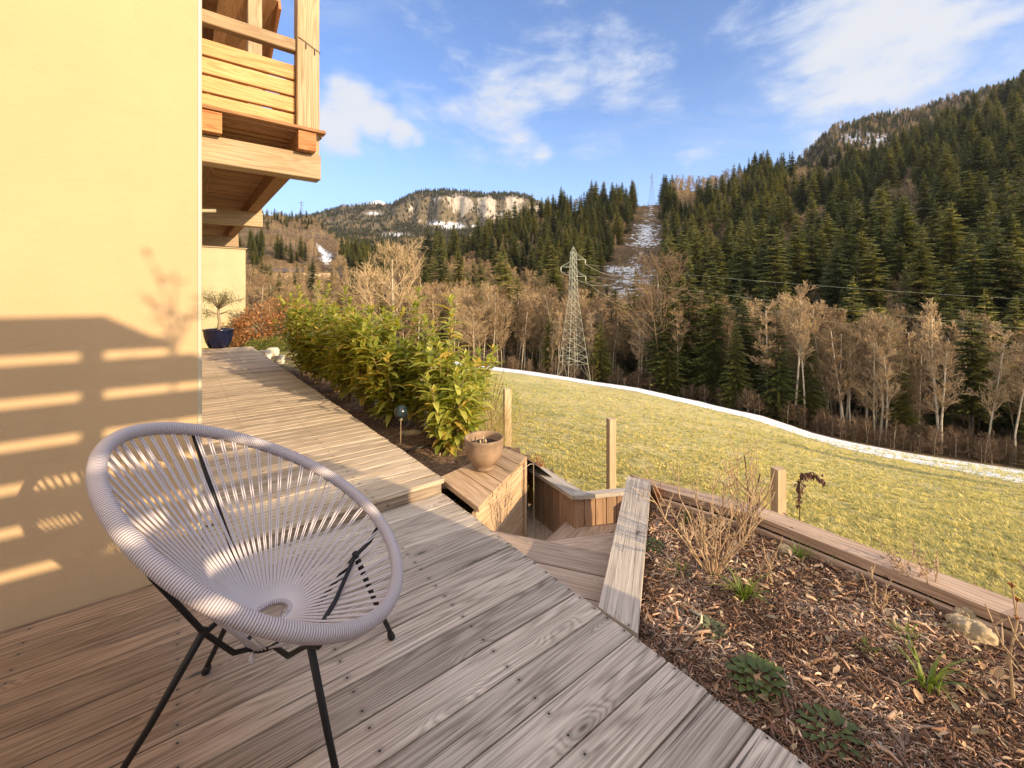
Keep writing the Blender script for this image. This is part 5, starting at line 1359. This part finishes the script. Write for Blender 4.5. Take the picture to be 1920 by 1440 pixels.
# hillsides, evened out over the slope
Y = 130.0
while Y < 760:
    step = 4.0 + Y / 105.; x0, x1 = (300 - 960) * Y / FPX, (2060 - 960) * Y / FPX; x = x0
    while x < x1:
        yy = Y + rt.uniform(-.6, .6) * step; xx = x + rt.uniform(-.5, .5) * step; px = 960 + xx * FPX / yy; Ys = interp(HILL, px)[4]
        if yy > field_edge(px)[0] + 60 and yy < Ys * 1.06: try_tree(px, yy)
        x += step
    Y += step * 1.05
# back ridge and far mountain
far = []
for i in range(2600):
    px = rt.uniform(1490, 2080); Y = rt.uniform(800, 1030); z = ridge_z(px, Y); s = ridge_snow(px, Y, z)
    if s > .35 and rt.random() < .6: continue
    far.append(('c' if rt.random() < .75 else 'b', (px - 960) * Y / FPX, Y, z - .5, rt.uniform(11, 19), px, ypix(Y, z)))
for i in range(17000):
    px = rt.uniform(400, 1180); Y = rt.uniform(950, 1915); z = mtn_z(px, Y); py = ypix(Y, z)
    if mtn_rock(px, Y, z) > .35 and rt.random() < .82: continue
    if mtn_snow(px, Y, z) > .1 and rt.random() < .85: continue
    n = mnoise.noise(Vector((px / 45., py / 14., 0)))
    far.append(('c' if n < .3 or py < 372 or rt.random() < .5 else 'b', (px - 960) * Y / FPX, Y, z - .5, rt.uniform(10, 17) , px, py))
# hand-placed trees that stand out in the photograph
special = [('b', 1238, 722, 20.5, 2, 'big spreading bare tree standing in front of the snowy power line clearing'),
           ('c', 1292, 735, 22, 1, 'tall olive green spruce right of the big bare tree at the meadow edge'),
           ('c', 1395, 765, 19, 4, 'spruce with a long bare trunk among the leafless trees at the meadow edge'),
           ('c', 1790, 720, 23, 0, 'lone pointed dark green spruce against the shaded slope on the right'),
           ('c', 1862, 770, 20, 1, 'broad spruce at the right edge of the wood above the snow strip'),
           ('b', 740, 668, 20, 2, 'tallest bare brown tree behind the middle of the laurel row'),
           ('b', 1625, 815, 13.5, 2, 'round crowned bare tree right of the pale trunks at the meadow edge'),
           ('b', 1488, 795, 19, 1, 'slim pale trunked bare tree at the meadow edge')]
spec_obj = []
for kd, px, py, h, var, lab in special:
    Ye, ze = field_edge(px); Y = Ye + rt.uniform(4, 8) + (26 if px in (1790, 1862) else 0); z = hill_z(px, Y) - .2; hh = h; x = (px - 960) * Y / FPX
    top = interp([(740, 482), (1238, 508), (1292, 480), (1395, 560), (1488, 545), (1625, 628), (1790, 530), (1862, 575)], px)[0]; hh = zpix(top, Y) - z
    nm, cn = ('spruce', 'spruce tree') if kd == 'c' else ('bare_tree', 'bare tree')
    src = (CON if kd == 'c' else BARE)[var]; r = thing(nm, lab, cn, (x, Y, z), None, rt.uniform(0, 6.28)); s = hh / (20.2 if kd == 'c' else 15.8); r.scale = (s * 1.0, s * 1.0, s)
    if kd == 'c': spec_obj.append(r)
    for q, n in ((src[0], 'crown'), (src[1], 'trunk')):
        o = bpy.data.objects.new(n, q); col.objects.link(o); o.parent = r
for k, (X, Y, hh) in enumerate(((16.4, 9.7, 4.4), (17.9, 8.3, 5.2), (19.6, 7.2, 5.6))):   # young trees just outside the frame on the right: their shadows streak the meadow
    px = 960 + X * FPX / Y
    r = dup(spec_obj[0], (X, Y, field_z(px, Y) - .2), k * 1.3, hh / 20.2, ['young spruce standing on the meadow beyond the right edge', 'smaller spruce in the meadow group beyond the right edge', 'rearmost spruce in the meadow group beyond the right edge'][k])
trees = [t for t in trees if not any(abs(t[5] - sp[1]) < 14 and t[2] < field_edge(t[5])[0] + 12 for sp in special)]
def visible_px(t): return t[4] * FPX / t[2]
def region_label(kd, t):
    px, py, Y, h = t[5], t[6], t[2], t[4]
    sz = 'short' if h < 12 else ('tall' if h > (18.5 if kd == 'c' else 15.5) else 'middle sized')
    if Y < 150: reg = ('in the valley behind the far laurels', 'behind the middle laurels', 'behind the nearest laurels', 'left of the lattice pylon', 'between pylon and big bare tree', 'above the middle of the snow strip', 'above the lower snow strip', 'at the right end of the snow strip')[min(7, sum(px > k for k in (620, 780, 930, 1060, 1240, 1480, 1700)))]
    else: reg = ('on the left valley slope', 'on the slope under the cliffs', 'on the spur left of the clearing', 'on the slope right of the clearing', 'high on the right mountain slope', 'in the steep wood at far right')[min(5, sum(px > k for k in (700, 930, 1215, 1420, 1680)))]
    return '%s %s %s' % (sz, 'dark green spruce' if kd == 'c' else 'leafless brown tree', reg)
for kd, SRC, nm, cn in (('c', CON, 'spruce', 'spruce tree'), ('b', BARE, 'bare_tree', 'bare tree')):
    L = sorted([t for t in trees if t[0] == kd], key=lambda t: -visible_px(t)); ind, rest = L[:290], L[290:]
    for k, t in enumerate(ind):
        v = rt.choice([0, 1, 1, 3, 3, 4, 5, 5, 6, 3]) if kd == 'b' else rt.randrange(len(SRC)); sc = t[4] / (20.2 if kd == 'c' else 15.8); sx = sc * rt.uniform(.9, 1.15) * (1 if t[4] > 10 else 1.2); lab = region_label(kd, t)
        loc = (t[1], t[2], t[3]); rz = rt.uniform(0, 6.28)
        if visible_px(t) > 95:
            r = thing(nm, lab, cn, loc, lab, rz); r.scale = (sx, sx, sc)
            for q, n in ((SRC[v][0], 'crown'), (SRC[v][1], 'trunk')): o = bpy.data.objects.new(n, q); col.objects.link(o); o.parent = r
        else:
            o = bpy.data.objects.new(nm, SRC[v][2]); col.objects.link(o); o.location = loc; o.rotation_euler = (0, 0, rz); o.scale = (sx, sx, sc); tag(o, lab, cn, lab)
    rest = rest + [t for t in far if t[0] == kd]
    P_ = [(t[1], t[2], t[3]) for t in rest]; S_ = []
    for t in rest: sc = t[4] / (20.2 if kd == 'c' else 15.8); sx = sc * rt.uniform(.9, 1.2); S_.append((sx, sx, sc))
    o = scatter('spruce_forest' if kd == 'c' else 'bare_woodland', P_, [(0, 0, rt.uniform(0, 6.28)) for t in rest], S_, [rt.randrange(len(SRC)) for t in rest], [s[2] for s in SRC])
    tag(o, 'dense dark spruce forest covering the mountain slopes' if kd == 'c' else 'leafless brown woodland mixed through the far slopes', 'forest', kind='stuff')
# brush along the foot of the wood
P_, R_, S_ = [], [], []
for i in range(1300):
    px = rt.uniform(430, 2080); Ye = field_edge(px)[0]; Y = Ye + 1.5 + 50 * rt.random() ** 1.8; s = rt.uniform(.10, .42) ; P_.append(((px - 960) * Y / FPX, Y, hill_z(px, Y) - .1)); R_.append((0, 0, rt.uniform(0, 6.28))); S_.append((s * 1.2, s * 1.2, s))
tag(scatter('undergrowth', P_, R_, S_, [rt.randrange(3) for _ in P_], [b[2] for b in BUSHY]), 'brown leafless undergrowth along the foot of the wood', 'undergrowth', kind='stuff')

# ------------------------------------------------------------------ pylons
def pylon(label, base, H, wb, yaw, mat, small=False, th=.06, arms=((.905, 1), (.845, -1), (.776, 1)), armL=2.1):
    r = thing('power_pylon', label, 'pylon', base); cy, sy = math.cos(yaw), math.sin(yaw)
    def q(x, y, z): return Vector((base[0] + x * cy - y * sy, base[1] + x * sy + y * cy, base[2] + z))
    wt = wb * .16
    def wd(f): return (wb + (wb * .28 - wb) * (f / .62)) / 2 if f < .62 else (wb * .28 + (wt - wb * .28) * (f - .62) / .38) / 2
    th = th * .60
    lv = [0, .12, .17, .23, .30, .37, .44, .50, .56, .62, .67, .72, .77, .82, .87, .92, .96] if not small else [0, .2, .4, .6, .8, .95]
    m = MB(); cs = ((-1, -1), (1, -1), (1, 1), (-1, 1))
    for cx, cy_ in cs: m.tube([q(cx * wd(f), cy_ * wd(f), f * H) for f in lv] + [q(0, 0, H)], th * (1 if not small else 1), 4)
    m.obj('corner_legs', mat, r)
    m = MB()
    for a, b in zip(lv[:-1], lv[1:]):
        for k in range(4):
            c1, c2 = cs[k], cs[(k + 1) % 4]
            if a == 0 and not small: m.tube([q(c1[0] * wd(a), c1[1] * wd(a), 0), q((c1[0] + c2[0]) / 2 * wd(b), (c1[1] + c2[1]) / 2 * wd(b), b * H), q(c2[0] * wd(a), c2[1] * wd(a), 0)], th * .6, 3)
            else:
                m.tube([q(c1[0] * wd(a), c1[1] * wd(a), a * H), q(c2[0] * wd(b), c2[1] * wd(b), b * H)], th * .6, 3); m.tube([q(c2[0] * wd(a), c2[1] * wd(a), a * H), q(c1[0] * wd(b), c1[1] * wd(b), b * H)], th * .6, 3)
            m.tube([q(c1[0] * wd(b), c1[1] * wd(b), b * H), q(c2[0] * wd(b), c2[1] * wd(b), b * H)], th * .5, 3)
    m.obj('lattice', mat, r); tips = []
    for f, s in arms:
        m = MB(); w = wd(f); tip = q(s * (w + armL), 0, f * H); tips.append(tip)
        for y in (-w, w): m.tube([q(s * w, y, f * H), tip], th * .7, 4); m.tube([q(s * w, y, f * H + .045 * H), tip], th * .6, 4)
        for k in range(1, 4): g = k / 4; m.tube([q(s * (w + armL * g), w * (1 - g), f * H), q(s * (w + armL * (g - .1)), -w * (1 - g), f * H + .045 * H * (1 - g))], th * .4, 3)
        m.obj('cross_arm', mat, r)
        if not small: m = MB(); m.tube([tip, tip - Z * .35, tip - Z * .9], [.05, .10, .05], 6); m.obj('insulator', mat, r)
    return tips
pb = (1081 - 960) * 80.5 / FPX; pz = field_z(1081, 80.5)
H = zpix(462, 80.5) - pz
tips = pylon('tall pale steel lattice pylon at the far edge of the meadow', (pb - .6, 80.5, pz - .05), H, 4.6, .35, M['steel'])
x2 = (1222 - 960) * 455 / FPX; z2 = hill_z(1222, 452) - .5
t2 = pylon('small distant pylon on the skyline above the snowy clearing', (x2, 455, z2), zpix(324, 455) - z2, 6, .2, M['farsteel'], True, .10, ((.85, 1), (.85, -1), (.7, 1)), 3)
xx = (1133 - 960) * 445 / FPX; z3 = hill_z(1133, 445); pylon('faint second pylon poking out of the treetops left of the clearing', (xx, 445, z3 - .5), zpix(338, 445) - z3, 5, .1, M['farsteel'], True, .14, ((.88, 1), (.88, -1)), 2.5)
xx = (565 - 960) * 760 / FPX; z4 = zpix(398, 760); pylon('tiny pylon on the left hill skyline below the balcony', (xx, 760, z4 - 4), 24, 6, .1, M['farsteel'], True, .22, ((.88, 1), (.88, -1), (.7, 1)), 4.5)
def wire(name, label, a, b, sag, r=.03, n=24):
    m = MB(); m.tube([a.lerp(b, k / n) - Z * (sag * 4 * (k / n) * (1 - k / n)) for k in range(n + 1)], r, 4, False); tag(m.obj('power_line', M['steel']), label, 'power line', 'power line wires')
for i, (tp, far_) in enumerate(zip(tips, t2)):
    wire('w', ['upper power line wire climbing from the pylon into the clearing', 'left power line wire climbing from the pylon into the clearing', 'lowest power line wire climbing from the pylon into the clearing'][i], tp - Z * .9, far_, 34 + 4 * i, .045, 40)
    b = [D(2500, 585, 62), D(2500, 665, 58), D(2500, 720, 60)][i]
    wire('w', ['uppermost thin wire crossing the dark slope to the right edge', 'middle thin wire crossing the dark slope to the right edge', 'lowest thin wire crossing the dark slope to the right edge'][i], tp - Z * .9, b, 1.2, .014)
# small farm shed in the valley
def shed():
    c = D(560, 512, 262); r = thing('valley_shed', 'long low wooden shed with a dark roof in the valley on the left', 'shed', c - Z * 3); m = MB(); u = Vector((.97, .22, 0)); v = Vector((-.22, .97, 0))
    m.board(c - u * 16 - Z * 4, u, v, Z, 34, 8, 4.2, .05); m.obj('wall', M['straw_stub'], r)
    m = MB(); m.board(c - u * 18 - v * 1 + Z * .2, u, (v + Z * .4).normalized(), (Z - v * .4).normalized(), 20, 7, .3, .05); m.obj('roof', M['roofing'], r)
shed()

# ------------------------------------------------------------------ the air
hm, ht, hb, ho = material('haze'); ht.nt.nodes.remove(hb); pv = ht.n('ShaderNodeVolumePrincipled'); pv.inputs['Color'].default_value = (.86, .91, 1, 1); pv.inputs['Density'].default_value = 0.000045; pv.inputs['Anisotropy'].default_value = .2
ht.nt.links.new(pv.outputs[0], ho.inputs['Volume'])
m = MB(); b0, b1 = Vector((-4600, -900, -420)), Vector((4600, 5200, 900))
p = [Vector((x, y, z)) for z in (b0.z, b1.z) for x, y in ((b0.x, b0.y), (b1.x, b0.y), (b1.x, b1.y), (b0.x, b1.y))]
m.quadset(p, [[0, 1, 5, 4], [1, 2, 6, 5], [2, 3, 7, 6], [3, 0, 4, 7], [4, 5, 6, 7], [3, 2, 1, 0]])
tag(m.obj('haze', hm), 'thin pale valley haze between the house and the far mountain', 'haze', kind='stuff')
